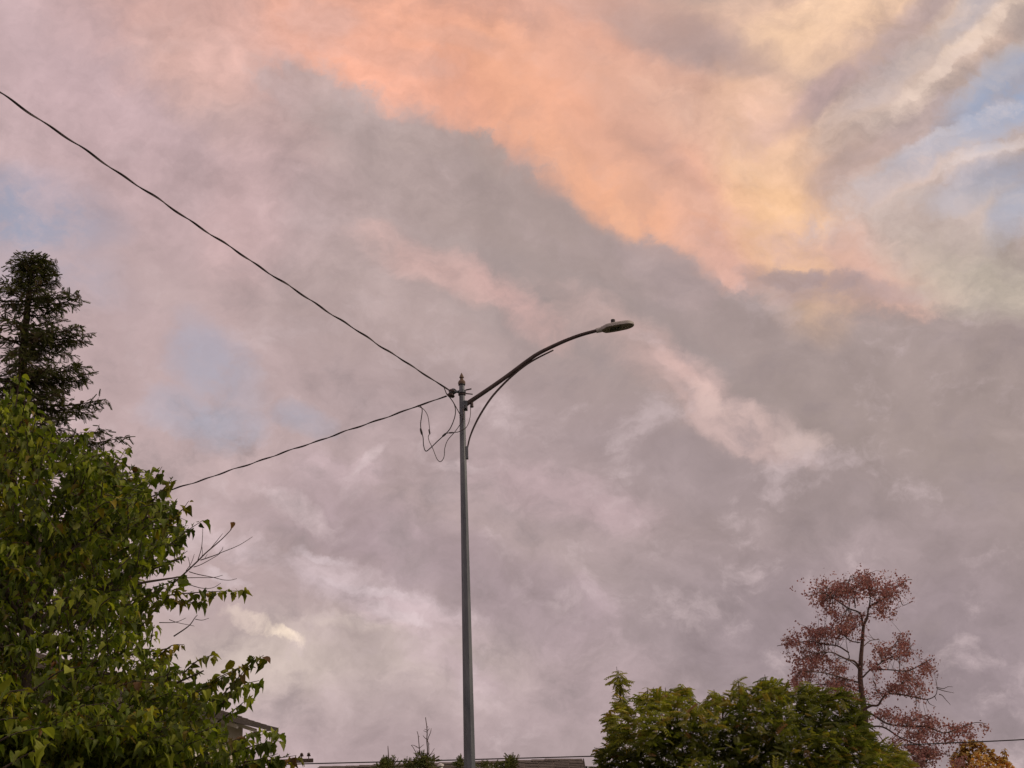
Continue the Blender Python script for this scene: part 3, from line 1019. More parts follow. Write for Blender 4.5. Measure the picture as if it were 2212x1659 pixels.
# ------------------------------------------------------------------ houses
def gable_house(name, label, corner, along, across, length, half, eave_z, slope, over=0.45, wall_in=0.5, courses=30, detail=None):
    """eave edge runs from corner along 'along'; the roof climbs 'across' to the ridge and falls beyond"""
    t_ = thing(name, label, 'house', (corner.x, corner.y, 0))
    al, ac = Vector(along).normalized(), Vector(across).normalized()
    Z = Vector((0, 0, 1))
    E = Vector((corner.x, corner.y, eave_z))
    rise = half * slope
    # walls
    wl_ = MB()
    a0_, a1_ = E + al * over + ac * wall_in, E + al * (length - over) + ac * wall_in
    b0_, b1_ = a0_ + ac * (2 * half - 2 * wall_in), a1_ + ac * (2 * half - 2 * wall_in)
    zt = eave_z + slope * wall_in - 0.09
    mid0, mid1 = (a0_ + b0_) / 2, (a1_ + b1_) / 2
    top = zt + (half - wall_in) * slope

    def at_h(p, z):
        return Vector((p.x, p.y, z))
    vs_ = [at_h(a0_, 0), at_h(a1_, 0), at_h(b1_, 0), at_h(b0_, 0), at_h(a0_, zt), at_h(a1_, zt), at_h(b1_, zt), at_h(b0_, zt), at_h(mid0, top), at_h(mid1, top)]
    wl_.add(vs_, [(0, 1, 5, 4), (2, 3, 7, 6), (1, 2, 6, 9, 5), (3, 0, 4, 8, 7), (4, 5, 9, 8), (6, 7, 8, 9)])
    wl_.build('wall', M['stucco'], t_)
    # roof: two slabs
    sl_n = (Z - ac * 0).normalized()
    up_dir_ = (ac + Z * slope).normalized()
    dn_dir_ = (ac - Z * slope).normalized()
    rafter = half * math.sqrt(1 + slope * slope)
    n1_ = al.cross(up_dir_)
    n1_ = n1_ if n1_.z > 0 else -n1_
    n2_ = al.cross(dn_dir_)
    n2_ = n2_ if n2_.z > 0 else -n2_
    ridge0 = E + ac * half + Z * rise
    th = 0.05
    slab = MB().hexa([E, E + al * length, ridge0 + al * length, ridge0, E - Z * th, E + al * length - Z * th, ridge0 + al * length - Z * th, ridge0 - Z * th])
    E2 = E + ac * (2 * half)
    slab.hexa([ridge0 + Z * 0.001, ridge0 + al * length + Z * 0.001, E2 + al * length, E2, ridge0 - Z * th, ridge0 + al * length - Z * th, E2 + al * length - Z * th, E2 - Z * th])
    roof = slab.build('roof', M['soffit'], t_)
    # shingle courses, each a thin overlapping strip with its own wavering butt edge
    expo = rafter / courses
    for side_, (org, dr, nn) in enumerate(((E, up_dir_, n1_), (E2, -dn_dir_, n2_))):
        for c in range(courses):
            mb = MB()
            nseg = int(length / 0.33)
            p0 = org + dr * (c * expo)
            rr = random.Random(c * 7 + side_)
            tabs = [rr.uniform(-0.012, 0.012) for _ in range(nseg)]
            thk = [rr.uniform(0.020, 0.030) for _ in range(nseg)]
            for k2 in range(nseg):
                x0, x1 = length * k2 / nseg + 0.006, length * (k2 + 1) / nseg - 0.006
                lo, hi = -0.03 + tabs[k2], expo + 0.02
                q = [p0 + al * x0 + dr * lo + nn * thk[k2], p0 + al * x1 + dr * lo + nn * thk[k2], p0 + al * x1 + dr * hi + nn * 0.007, p0 + al * x0 + dr * hi + nn * 0.007]
                mb.hexa(q + [v - nn * 0.012 for v in q])
            mb.build('shingle_course', M['shingle'], roof)
    for k2 in range(int(length / 0.30)):
        x0 = 0.30 * k2
        x1 = min(length, x0 + 0.34)
        jz = random.uniform(0.018, 0.034)
        cap = MB()
        for (dr, nn) in ((-up_dir_, n1_), (dn_dir_, n2_)):
            q = [ridge0 + al * x0 + nn * (jz + 0.012), ridge0 + al * x1 + nn * jz, ridge0 + al * x1 + dr * 0.17 + nn * jz, ridge0 + al * x0 + dr * 0.17 + nn * (jz + 0.012)]
            cap.hexa(q + [v - nn * 0.012 for v in q])
        cap.build('ridge_cap', M['shingle'], roof)
    # fascia boards at the eaves and barge boards at both gables
    for e_, sg in ((E, -1), (E2, 1)):
        c1 = e_ + ac * (0.014 * sg) - Z * 0.055
        q = [c1, c1 + al * length, c1 + al * length + Z * 0.085, c1 + Z * 0.085]
        MB().hexa(q + [v + ac * (0.024 * sg) for v in q]).build('fascia', M['fascia'], t_)
    for x_, sg in ((0.0, -1), (length, 1)):
        for (p, q_) in ((E, ridge0), (ridge0, E2)):
            p_, r_ = p + al * (x_ + 0.012 * sg), q_ + al * (x_ + 0.012 * sg)
            qq = [p_ - Z * 0.065, r_ - Z * 0.065, r_ + Z * 0.015, p_ + Z * 0.015]
            MB().hexa(qq + [v + al * (0.024 * sg) for v in qq]).build('barge_board', M['fascia'], t_)
    return t_, dict(E=E, al=al, ac=ac, ridge=ridge0, up=up_dir_, n=n1_, roof=roof, wall=(a0_, a1_), zt=zt)


# two-storey house behind the leafy tree: its eave runs away from the viewer
eave_far = at(598, 1576, 29.0)
azd = R(17)
al_ = Vector((-math.sin(azd), -math.cos(azd), 0))
ac_ = Vector((-math.cos(azd), math.sin(azd), 0))
h1_, d1 = gable_house('house', 'pale two-storey house with tan eaves and brown shingle roof behind leafy tree', eave_far, al_, ac_, 11.0, 4.2, eave_far.z, 0.36, courses=32)
for k2 in range(14):  # added white blocks standing in for bright sky gaps under the eave
    p = d1['E'] + d1['al'] * (0.7 + 0.75 * k2) + d1['ac'] * 0.07 - Vector((0, 0, 0.125))
    mb = MB()
    q = [p + d1['ac'] * 0.0, p + d1['al'] * 0.09, p + d1['al'] * 0.09 + d1['ac'] * 0.40 + Vector((0, 0, 0.14)), p + d1['ac'] * 0.40 + Vector((0, 0, 0.14))]
    mb.hexa([v - Vector((0, 0, 0.0)) for v in q] + [v + Vector((0, 0, 0.07)) for v in q])
    mb.build('eave_block', M['white_paint'], h1_)
rot_w = Matrix((d1['al'], d1['ac'], Vector((0, 0, 1)))).transposed()
for k2, zz in ((2.6, 4.1), (6.4, 4.1), (2.6, 1.5), (6.4, 1.5)):
    a0_ = d1['wall'][0]
    c = Vector((a0_.x, a0_.y, zz)) + d1['al'] * k2
    wn = MB().box(c - d1['ac'] * 0.02, (0.75, 0.05, 0.6), rot_w).build('window', M['white_paint'], h1_)
    for sx in (-1, 1):
        MB().box(c - d1['ac'] * 0.075 + d1['al'] * (0.35 * sx), (0.30, 0.008, 0.52), rot_w).build('pane', M['glass'], wn)

# single-storey house across the street: only its ridge rises into view
ridge_l, ridge_r = at(690, 1658.5, 34.0), at(1258, 1640, 34.0)
half2, sl2 = 5.0, 0.36
ez = ridge_r.z - half2 * sl2
corner2 = Vector((ridge_l.x, 34.0 - half2, 0))
h2_, d2 = gable_house('house', 'low house with long brown shingle roof ridge behind the lamp pole', corner2, (1, 0, 0), (0, 1, 0), ridge_r.x - ridge_l.x, half2, ez, sl2, courses=38)
for k2, (wx, ww) in enumerate(((1.2, 0.6), (3.6, 0.7))):
    c = Vector((d2['wall'][0].x + wx, d2['wall'][0].y, 1.5))
    wn = MB().box(c - Vector((0, 0.02, 0)), (ww, 0.05, 0.55)).build('window', M['white_paint'], h2_)
    MB().box(c - Vector((0, 0.075, 0)), (ww - 0.08, 0.008, 0.47)).build('pane', M['glass'], wn)
# roof furniture seen along the ridge
vp = at(952, 1655, 33.2)
zr = ridge_r.z - (34.0 - 33.2) * sl2
MB().lathe((vp.x, 33.2, zr - 0.05), [(0.045, 0), (0.045, 0.20), (0.07, 0.21), (0.07, 0.25), (0.02, 0.27)], 10).build('vent_pipe', M['white_paint'], h2_)
sk = at(1068, 1650, 33.3)
zr = ridge_r.z - 0.7 * sl2
MB().box((sk.x, 33.3, zr + 0.07), (0.22, 0.12, 0.04), Matrix.Rotation(math.atan(sl2), 3, 'X')).build('roof_vent', M['white_paint'], h2_)
ck = at(1263, 1649, 33.6)
MB().box((ck.x + 0.02, 33.6, ridge_r.z - 0.5), (0.035, 0.10, 0.30)).build('gutter_end', M['fascia'], h2_)  # small dark block for the gutter at the ridge's right end


# ------------------------------------------------------------------ trees: shared shapes
def blade(stations, fold=0.25, droop=0.35, twist=0.0, bend=0.0):
    """a leaf: side points, folded along its midrib, bending down to the tip, perhaps twisted"""
    vs_, fs_ = [], []
    for (t, w) in stations:
        z = -droop * t * t
        a = twist * t
        ca, sa = math.cos(a), math.sin(a)
        for sx in (-1, 0, 1):
            x_, z_ = sx * w, fold * w * abs(sx)
            vs_.append((x_ * ca - z_ * sa + bend * t * t, t * (1 - 0.25 * droop * t), z + x_ * sa + z_ * ca))
    for i in range(len(stations) - 1):
        a = i * 3
        if stations[i][1] == 0:
            fs_ += [(a + 1, a + 4, a + 3), (a + 1, a + 5, a + 4)]
        elif stations[i + 1][1] == 0:
            fs_ += [(a, a + 1, a + 4), (a + 1, a + 2, a + 4)]
        else:
            fs_ += [(a, a + 1, a + 4, a + 3), (a + 1, a + 2, a + 5, a + 4)]
    return vs_, fs_


ST1 = [(0, 0.0), (0.02, 0.16), (0.16, 0.34), (0.34, 0.38), (0.45, 0.26), (0.60, 0.27), (0.78, 0.13), (1.0, 0.0)]
ST2 = [(0, 0.0), (0.04, 0.24), (0.22, 0.37), (0.45, 0.34), (0.66, 0.22), (0.84, 0.10), (1.0, 0.0)]
ST3 = [(0, 0.0), (0.03, 0.20), (0.20, 0.40), (0.30, 0.25), (0.46, 0.33), (0.58, 0.18), (0.76, 0.15), (1.0, 0.0)]
MUL = [blade(ST1, 0.55, 0.50), blade(ST2, 0.75, 0.65, 0.5, 0.1), blade(ST3, 0.40, 0.42, -0.4, -0.12), blade(ST1, 0.9, 0.85, -0.7, 0.15), blade(ST2, 0.3, 0.2, 0.3, -0.08), blade(ST3, 1.1, 0.95, 0.9, 0.0)]


def polyline_depth(pts, Y, dY=0.0):
    n = len(pts)
    return [at(x, y, Y + dY * i / max(1, n - 1)) for i, (x, y) in enumerate(pts)]


# ---------------------------------------------------------------- leafy green tree on the left
YT = 12.2
tree_x = at(60, 1500, YT).x
lt = thing('leafy_tree', 'large bright green broadleaf tree with drooping lobed leaves beside the pale two-storey house', 'tree', (tree_x, YT, 0))
POLY = [(-2000, 900), (-350, 1000), (-120, 880), (0, 835), (22, 815), (45, 800), (58, 835), (66, 880), (92, 905), (118, 945), (150, 930), (195, 925), (204, 962), (232, 985), (262, 965), (282, 985),
        (262, 1050), (300, 1040), (338, 1003), (372, 1028), (372, 1075), (405, 1078), (412, 1110), (440, 1122), (428, 1160), (408, 1195), (372, 1215), (322, 1232), (330, 1250),
        (395, 1245), (400, 1268), (384, 1300), (352, 1335), (345, 1372), (372, 1402), (398, 1400), (402, 1440), (440, 1445), (462, 1440), (475, 1475), (500, 1490), (512, 1530), (505, 1560), (540, 1575),
        (560, 1600), (572, 1640), (590, 1700), (560, 1800), (520, 1900), (400, 2050), (100, 2150), (-2000, 2150)]


def right_extent(z):
    """crown radius at a height, read off the outline on the right"""
    prof_ = [(1.9, 0.9), (2.3, 1.7), (2.9, 2.0), (3.3, 1.85), (3.7, 1.6), (4.1, 1.4), (4.6, 1.45), (5.0, 1.25), (5.4, 0.9), (5.8, 0.45), (6.2, 0.12)]
    zs, rs = zip(*prof_)
    return float(np.interp(z, zs, rs))


PAL_L = np.array([(0.075, 0.108, 0.016), (0.125, 0.168, 0.022), (0.18, 0.22, 0.027), (0.25, 0.29, 0.032), (0.32, 0.37, 0.042), (0.20, 0.16, 0.03), (0.14, 0.08, 0.035)])
PW = np.array([0.28, 0.35, 0.22, 0.10, 0.02, 0.02, 0.01])
shoots = []
# boughs arch out from the trunk; leafy shoots lie along them in flat layered sprays
boughs = []
for i in range(150):
    z0 = 1.7 + 4.0 * ((i * 0.618034) % 1.0)
    a_ = i * 2.399963
    rad = right_extent(z0 + 0.45) * random.uniform(0.8, 1.12) + 0.15
    p0_ = Vector((tree_x, YT, z0 - 0.1))
    p2_ = Vector((tree_x + math.cos(a_) * rad, YT + math.sin(a_) * rad, z0 + random.uniform(0.25, 0.6)))
    p1_ = p0_.lerp(p2_, 0.55) + Vector((0, 0, 0.16))
    boughs.append((spline([p0_, p1_, p2_], 6), a_, rad))
tries = 0
while len(shoots) < 2100 and tries < 60000:
    tries += 1
    c, a_, rad = random.choice(boughs)
    if random.random() > rad / 2.0:
        continue
    f_ = (0.3 + 0.7 * random.random() ** 0.7) * (len(c) - 1)
    i_ = min(len(c) - 2, int(f_))
    q = c[i_].lerp(c[i_ + 1], f_ - i_)
    out = np.array([math.cos(a_), math.sin(a_), 0.0])
    sidev = np.array([-math.sin(a_), math.cos(a_), 0.0])
    so_ = random.gauss(0, 0.17)
    p = np.array(q) + sidev * so_ + np.array([0, 0, random.gauss(0, 0.055)])
    d = out + sidev * (so_ * 3.0 + random.gauss(0, 0.35)) + np.array([0, 0, 0.28 + random.gauss(0, 0.16)])
    d /= np.linalg.norm(d)
    ln = random.uniform(0.26, 0.50)
    tip = p + d * (ln + 0.05)
    a, b = proj(p), proj(tip)
    if not (in_poly(a, POLY) and in_poly(b, POLY)):
        continue
    if b[0] > 150 and random.random() < 0.35 and not (in_poly(b + np.array([75, 0]), POLY) and in_poly(b + np.array([30, -60]), POLY)):
        continue
    shoots.append((p, d, ln, 1.0))


# inner shoots close the middle of the crown
n1 = len(shoots)
tries = 0
while len(shoots) < n1 + 1450 and tries < 60000:
    tries += 1
    z = random.uniform(1.9, 5.9)
    rad = right_extent(z) * 0.98 + 0.05
    if random.random() > rad / 2.1:
        continue
    a_ = random.uniform(0, 2 * math.pi)
    rr_ = rad * math.sqrt(random.uniform(0.05, 0.95))
    p = np.array([tree_x + math.cos(a_) * rr_, YT + math.sin(a_) * rr_, z])
    d = np.array([math.cos(a_) + random.gauss(0, .4), math.sin(a_) + random.gauss(0, .4), 0.3 + random.gauss(0, .25)])
    d /= np.linalg.norm(d)
    ln = random.uniform(0.26, 0.46)
    if not (in_poly(proj(p), POLY) and in_poly(proj(p + d * (ln + 0.05)), POLY)):
        continue
    shoots.append((p, d, ln, 1.0))

# fill: the outline's own bulges, at depths the crown's round plan gives them
tries = 0
n0 = len(shoots)
while len(shoots) < n0 + 380 and tries < 40000:
    tries += 1
    px_, py_ = random.uniform(-80, 600), random.uniform(810, 1680)
    if not in_poly((px_, py_), POLY):
        continue
    q = at(px_, py_, YT)
    dx = q.x - tree_x
    rad = max(right_extent(q.z) * 1.1 + 0.1, abs(dx) * 1.04)
    hd = math.sqrt(max(0.02, rad * rad - dx * dx))
    yy = YT + random.uniform(-0.8, 0.6) * hd
    p = np.array(at(px_, py_, yy))
    o_ = np.array([p[0] - tree_x, p[1] - YT, 0])
    o_ /= max(1e-3, np.linalg.norm(o_))
    d = o_ + np.array([random.gauss(0, 0.4), random.gauss(0, 0.4), 0.4 + random.gauss(0, 0.3)])
    d /= np.linalg.norm(d)
    ln = random.uniform(0.22, 0.42)
    if not in_poly(proj(p + d * (ln + 0.06)), POLY):
        continue
    if px_ > 150 and random.random() < 0.55 and not (in_poly((px_ + 75, py_), POLY) and in_poly((px_ + 30, py_ - 60), POLY)):
        continue
    shoots.append((p, d, ln, 1.0))

# sprigs that stand clear of the outline
SPRIGS = [([(30, 900), (38, 850), (44, 806)], -0.9, 0.9), ([(12, 900), (20, 860), (24, 828)], -0.5, 0.8), ([(40, 930), (52, 880), (56, 840)], -0.8, 0.9), ([(100, 1000), (130, 960), (160, 940)], -0.9, 0.9), ([(0, 920), (6, 880), (4, 850)], -0.7, 0.9), ([(180, 1010), (205, 985), (236, 990)], -0.7, 0.9), ([(230, 1110), (270, 1080), (310, 1060)], -0.8, 0.95), ([(330, 1230), (370, 1215), (405, 1190)], -0.4, 0.95), ([(70, 960), (95, 925), (120, 915)], -0.7, 0.9), ([(140, 990), (170, 950), (195, 930)], -0.6, 0.9),
          ([(215, 1060), (248, 1010), (272, 968)], -0.4, 0.9), ([(290, 1090), (330, 1040), (350, 1008)], -0.2, 0.9), ([(300, 1110), (350, 1060), (374, 1030)], -0.3, 0.95),
          ([(330, 1150), (385, 1110), (408, 1082)], -0.3, 0.95), ([(350, 1190), (400, 1150), (438, 1124)], -0.4, 0.95), ([(300, 1200), (350, 1180), (395, 1178)], -0.3, 0.95), ([(260, 1190), (310, 1170), (350, 1190)], -0.5, 0.9),
          ([(345, 1288), (400, 1282), (460, 1278), (528, 1276)], -0.25, 0.95), ([(340, 1292), (390, 1300), (440, 1302)], -0.15, 1.0), ([(330, 1270), (370, 1258), (400, 1250)], -0.3, 0.9),
          ([(340, 1420), (370, 1395), (398, 1392)], -0.2, 0.8), ([(395, 1455), (430, 1425), (462, 1415)], -0.3, 0.9),
          ([(455, 1530), (500, 1480), (545, 1432), (570, 1415)], -0.6, 1.15), ([(440, 1480), (490, 1455), (530, 1435)], -0.5, 1.1), ([(480, 1520), (530, 1480), (560, 1470)], -0.7, 1.1), ([(430, 1500), (470, 1470), (515, 1445)], -0.5, 1.0),
          ([(470, 1560), (510, 1530), (540, 1505)], -0.5, 1.05), ([(500, 1610), (540, 1585), (590, 1578), (604, 1588)], -0.8, 1.05), ([(505, 1625), (560, 1608), (602, 1600)], -0.6, 1.0),
          ([(540, 1655), (590, 1640), (640, 1632)], -0.5, 0.95), ([(560, 1665), (610, 1650), (645, 1640)], -0.4, 0.9), ([(510, 1650), (560, 1640), (600, 1628)], -0.5, 0.95)]
leaf_p, leaf_y, leaf_n, leaf_s, leaf_c = [], [], [], [], []
twig_mb = MB()


def shoot_leaves(curve, size, step=0.055, bright=0.0):
    """alternate drooping leaves along a shoot"""
    tone = random.choice((0.62, 0.75, 0.9, 1.0, 1.1, 1.25))
    yel = random.random()
    tint_ = np.array((1.0, 1.0, 1.0)) if yel < 0.82 else (np.array((1.22, 1.03, 0.9)) if yel < 0.96 else np.array((1.45, 1.0, 0.8)))
    acc, s_ = 0.0, random.choice((-1, 1))
    for i in range(1, len(curve)):
        p0_, p1_ = np.array(curve[i - 1]), np.array(curve[i])
        seg = p1_ - p0_
        sl = np.linalg.norm(seg)
        if sl < 1e-6:
            continue
        d = seg / sl
        while acc < sl:
            p = p0_ + d * acc
            side_ = np.cross(d, (0, 0, 1.0))
            nn = np.linalg.norm(side_)
            side_ = side_ / nn if nn > 1e-3 else np.array([1.0, 0, 0])
            y = side_ * s_ * random.uniform(0.3, 1.3) + d * random.uniform(-0.1, 0.7) + np.array([0, 0, random.uniform(-1.1, 0.1)]) + rng.normal(0, 0.35, 3)
            y /= np.linalg.norm(y)
            n_ = np.array([0, 0, 1.0]) + side_ * s_ * 0.5 + rng.normal(0, 0.3, 3)
            leaf_p.append(p + y * 0.02)
            leaf_y.append(y)
            leaf_n.append(n_)
            leaf_s.append((0.040 + 0.070 * random.random() ** 1.2) * size)
            young = bright if i > len(curve) * 0.6 else 0
            ci = rng.choice(7, p=PW)
            if random.random() < young:
                ci = 3 if random.random() < 0.7 else 4
            leaf_c.append(PAL_L[ci] * random.uniform(0.85, 1.35) * tone * tint_)
            s_ = -s_
            acc += step * random.uniform(0.8, 1.25)
        acc -= sl


for (p, d, ln, sz) in shoots:
    p_, d_ = Vector(p), Vector(d)
    c = [p_, p_ + d_ * ln * 0.5 + Vector((0, 0, 0.02)), p_ + d_ * ln - Vector((0, 0, ln * 0.06))]
    shoot_leaves([np.array(q) for q in spline(c, 3)], 1.0, 0.036, 0.22)
    twig_mb.tube(c, [0.005, 0.004, 0.002], 4, False)
for (pts, dy, sz) in SPRIGS:
    c = spline(polyline_depth(pts, YT + dy, -0.1), 5)
    shoot_leaves([np.array(q) for q in c], sz, 0.019, 0.15)
    twig_mb.tube(c, taper(len(c), 0.007, 0.002), 5, False)
# low boughs reaching towards the viewer at the bottom of the picture
for (pts, dy) in (([(-60, 1640), (20, 1590), (95, 1570)], -2.6), ([(-40, 1690), (40, 1640), (110, 1605)], -2.7), ([(-90, 1600), (-20, 1560), (40, 1550)], -2.4), ([(-60, 1560), (10, 1500), (60, 1490)], -2.2),
                  ([(60, 1500), (130, 1450), (175, 1440)], -2.2), ([(180, 1360), (215, 1310), (240, 1290)], -1.9), ([(60, 1340), (110, 1300), (150, 1290)], -2.0)):
    c = spline(polyline_depth(pts, YT + dy, -0.15), 5)
    shoot_leaves([np.array(q) for q in c], 1.25, 0.045, 0.5)
    twig_mb.tube(c, taper(len(c), 0.008, 0.003), 5, False)

LM = frames(np.array(leaf_y), np.array(leaf_n), np.array(leaf_s))
foliage(lt, M['leaf'], MUL, LM, np.array(leaf_p), np.array(leaf_c), PAL_L, 300)
twig_mb.build('twigs', M['bark'], lt)['kind'] = 'stuff'
tk = [Vector((tree_x, YT, -0.05)), Vector((tree_x + 0.05, YT, 0.8)), Vector((tree_x - 0.03, YT + 0.05, 1.7)), Vector((tree_x + 0.02, YT, 2.6)), Vector((tree_x - 0.02, YT - 0.03, 3.8)), Vector((tree_x, YT, 5.2))]
tk = spline(tk, 5)
MB().tube(tk, taper(len(tk), 0.15, 0.02, 0.8), 12).build('trunk', M['bark'], lt, True)
for i in range(26):
    z0 = random.uniform(1.6, 4.4)
    a_ = i * 2.4
    r_ = right_extent(z0 + 0.7) * 0.85
    p0_ = Vector((tree_x, YT, z0))
    p2_ = p0_ + Vector((math.cos(a_) * r_, math.sin(a_) * r_, random.uniform(0.5, 1.0)))
    p1_ = p0_.lerp(p2_, 0.5) + Vector((0, 0, 0.15))
    c = spline([p0_, p1_, p2_], 6)
    MB().tube(c, taper(len(c), 0.026, 0.006), 7).build('branch', M['bark'], lt, True)


# bare dead bough with one shrivelled leaf
def dz_(X, Y):
    return 329 + X * 0.1653, 1097 + Y * 0.1653


db = thing_parts = None
dead = [([(180, 1080), (270, 990), (420, 860), (590, 700), (700, 590), (830, 480), (940, 380), (1035, 280)], 0.011), ([(630, 685), (820, 620), (900, 585), (1130, 490), (1310, 378)], 0.006),
        ([(540, 775), (640, 740), (820, 640), (900, 585)], 0.005), ([(590, 700), (640, 540), (655, 400), (660, 260)], 0.005), ([(740, 560), (830, 450), (920, 335)], 0.005),
        ([(480, 835), (600, 870), (800, 910), (920, 940), (1020, 945), (1105, 925)], 0.005), ([(440, 915), (600, 912), (800, 910), (920, 880)], 0.005),
        ([(330, 965), (480, 1005), (650, 1050), (790, 1045), (895, 985)], 0.005), ([(440, 825), (510, 720), (550, 605)], 0.004), ([(495, 790), (485, 720), (465, 640)], 0.004),
        ([(650, 640), (655, 580), (650, 510)], 0.003), ([(690, 655), (720, 605)], 0.003), ([(875, 590), (910, 550), (925, 510)], 0.0035),
        ([(280, 1680), (430, 1580), (500, 1520), (555, 1440), (590, 1400)], 0.008), ([(90, 1500), (300, 1495), (440, 1440)], 0.005), ([(220, 1460), (330, 1500), (550, 1545)], 0.004), ([(560, 1455), (650, 1468), (740, 1442)], 0.004), ([(260, 810), (280, 720), (310, 560)], 0.004)]
for pts, r_ in dead:
    c = spline([at(*dz_(x, y), YT - 0.3) for x, y in pts], 5)
    MB().tube(c, taper(len(c), r_ * 0.8, max(0.002, r_ * 0.32)), 5).build('dead_twig', M['twig'], lt, True)
tipm = MUL[1]
pt = at(*dz_(1062, 262), YT - 0.3)
m3 = frames(np.array([[0.25, 0.1, -1.0]]), np.array([[0.3, -0.6, 0.5]]), np.array([0.07]))[0]
dl = leaf_meshes('dead_leaf', M['leaf'], tipm[0], tipm[1], [(0.24, 0.13, 0.06)])[0]
o = link('dead_leaf', dl, lt)
o.matrix_basis = Matrix([list(m3[0]) + [pt.x - 0.02], list(m3[1]) + [pt.y], list(m3[2]) + [pt.z + 0.05], [0, 0, 0, 1]])
o['label'] = 'single shrivelled tan leaf at the tip of the bare bough'


# ---------------------------------------------------------------- redwood behind it
YC = 36.0
cx0 = at(56, 700, YC).x
ctop = at(74, 552, YC)
rw = thing('redwood_tree', 'tall dark conifer with tiered drooping boughs rising behind the leafy green tree', 'tree', (cx0, YC, 0))
tr_pts = [Vector((cx0 - 0.1, YC, -0.05)), Vector((cx0 - 0.1, YC, 4)), Vector((cx0 - 0.05, YC, 8)), Vector((cx0, YC, 12)), at(56, 700, YC), at(64, 620, YC), ctop]
tr_c = spline(tr_pts, 5)
MB().tube(tr_c, taper(len(tr_c), 0.26, 0.02, 0.9), 12).build('trunk', M['conifer_bark'], rw, True)


def trunk_at(z):
    for i in range(len(tr_c) - 1):
        if tr_c[i + 1].z >= z:
            t = (z - tr_c[i].z) / max(1e-6, tr_c[i + 1].z - tr_c[i].z)
            return tr_c[i].lerp(tr_c[i + 1], t)
    return tr_c[-1].copy()


# needle spray: a twig with two ranks of narrow leaflets
def spray(n=9, w=0.20, lw=0.045):
    vs_, fs_ = [], []
    for i in range(n):
        t = 0.08 + 0.9 * i / n
        ww = w * (0.55 + 0.45 * math.sin(math.pi * (0.15 + 0.8 * t)))
        for s in (-1, 1):
            b = len(vs_)
            vs_ += [(0, t, 0), (s * ww * 0.55, t + 0.06, 0.02 - lw * 0.5), (s * ww, t + 0.20, -0.03), (s * ww * 0.45, t + 0.16, 0.02 + lw * 0.5)]
            fs_.append((b, b + 1, b + 2, b + 3))
    b = len(vs_)
    vs_ += [(-0.02, 0, 0), (0.02, 0, 0), (0.0, 1.1, -0.02)]
    fs_.append((b, b + 1, b + 2))
    return vs_, fs_


SPR = [spray(8, 0.26, 0.10), spray(9, 0.20, 0.12), spray(7, 0.32, 0.09)]
PAL_C = np.array([(0.066, 0.078, 0.034), (0.088, 0.10, 0.040), (0.11, 0.12, 0.045), (0.12, 0.092, 0.052), (0.145, 0.15, 0.055)])
cp, cy_, cn, cs, cc = [], [], [], [], []
ppm = F / YC
tiers = [(566, 26, 8), (578, 50, 10), (592, 52, 9), (608, 58, 8), (626, 64, 8), (648, 120, 7), (660, 103, 5), (682, 69, 4), (704, 86, 5), (722, 131, 4), (736, 155, 7), (748, 129, 6), (775, 75, 5), (800, 142, 5), (812, 166, 7), (822, 157, 7), (868, 200, 7), (880, 172, 6), (848, 97, 5), (910, 108, 5), (936, 205, 5), (952, 252, 7), (964, 194, 6), (1010, 226, 7), (1060, 230, 8),
         (1110, 240, 8), (1170, 245, 8), (1230, 250, 8), (1300, 255, 8), (1380, 255, 8), (1470, 255, 8), (1560, 250, 8), (1640, 240, 8)]
bmb = MB()
for ti, (ty, tl, nbr) in enumerate(tiers):
    zt_ = at(60, ty, YC).z
    for k2 in range(nbr):
        a_ = 2 * math.pi * (k2 + (0.0 if k2 == 0 else random.uniform(-0.25, 0.25))) / nbr + (0 if k2 == 0 else ti * 0.3)
        ln = tl / ppm * (1.0 if k2 == 0 else random.uniform(0.5, 1.05))
        zb = zt_ + (random.uniform(-0.06, 0.06) if k2 else 0)
        p0_ = trunk_at(min(zb, ctop.z - 0.05))
        dirh = Vector((math.cos(a_), math.sin(a_), 0))
        risek = 0.45 if ty < 640 else (0.05 if ty < 760 else -0.08)
        p1_ = p0_ + dirh * ln * 0.55 + Vector((0, 0, risek * ln * 0.5 - 0.02 * ln))
        p2_ = p0_ + dirh * ln + Vector((0, 0, risek * ln * 0.7 + 0.06 * ln))
        c = spline([p0_, p1_, p2_], 6)
        bmb.tube(c, taper(len(c), 0.012 + 0.014 * ln, 0.006), 5, False)
        m_ = max(4, int(ln * (12 if ty < 1000 else 8)))
        for q in range(m_):
            t = 0.08 + 0.92 * (q + random.random() * 0.8) / m_
            f_ = t * (len(c) - 1)
            i_ = min(len(c) - 2, int(f_))
            pb = c[i_].lerp(c[i_ + 1], f_ - i_)
            sgn = 1 if q % 2 else -1
            sd = dirh.cross(Vector((0, 0, 1))) * sgn
            # side twig with its own sprays
            tl2 = random.uniform(0.16, 0.42) * (0.6 + 0.6 * (1 - t)) + 0.06
            dd = (sd * random.uniform(0.3, 1.0) + dirh * random.uniform(0.2, 0.8) + Vector((0, 0, random.uniform(-0.45, 0.35)))).normalized()
            nsp = 2 + int(tl2 * 6.5)
            for w_ in range(nsp):
                pp = pb + dd * tl2 * (w_ / nsp)
                yd = dd * 0.7 + Vector((random.gauss(0, 0.5), random.gauss(0, 0.5), random.gauss(-0.35, 0.4)))
                cp.append(np.array(pp)); cy_.append(np.array(yd)); cn.append(np.array([random.gauss(0, .5), random.gauss(0, .5), 1.0]))
                cs.append(random.uniform(0.12, 0.24))
                cc.append(PAL_C[rng.choice(5, p=[.28, .3, .2, .14, .08])] * random.uniform(0.8, 1.25))
            bmb.tube([pb, pb + dd * tl2], [0.006, 0.003], 3, False)
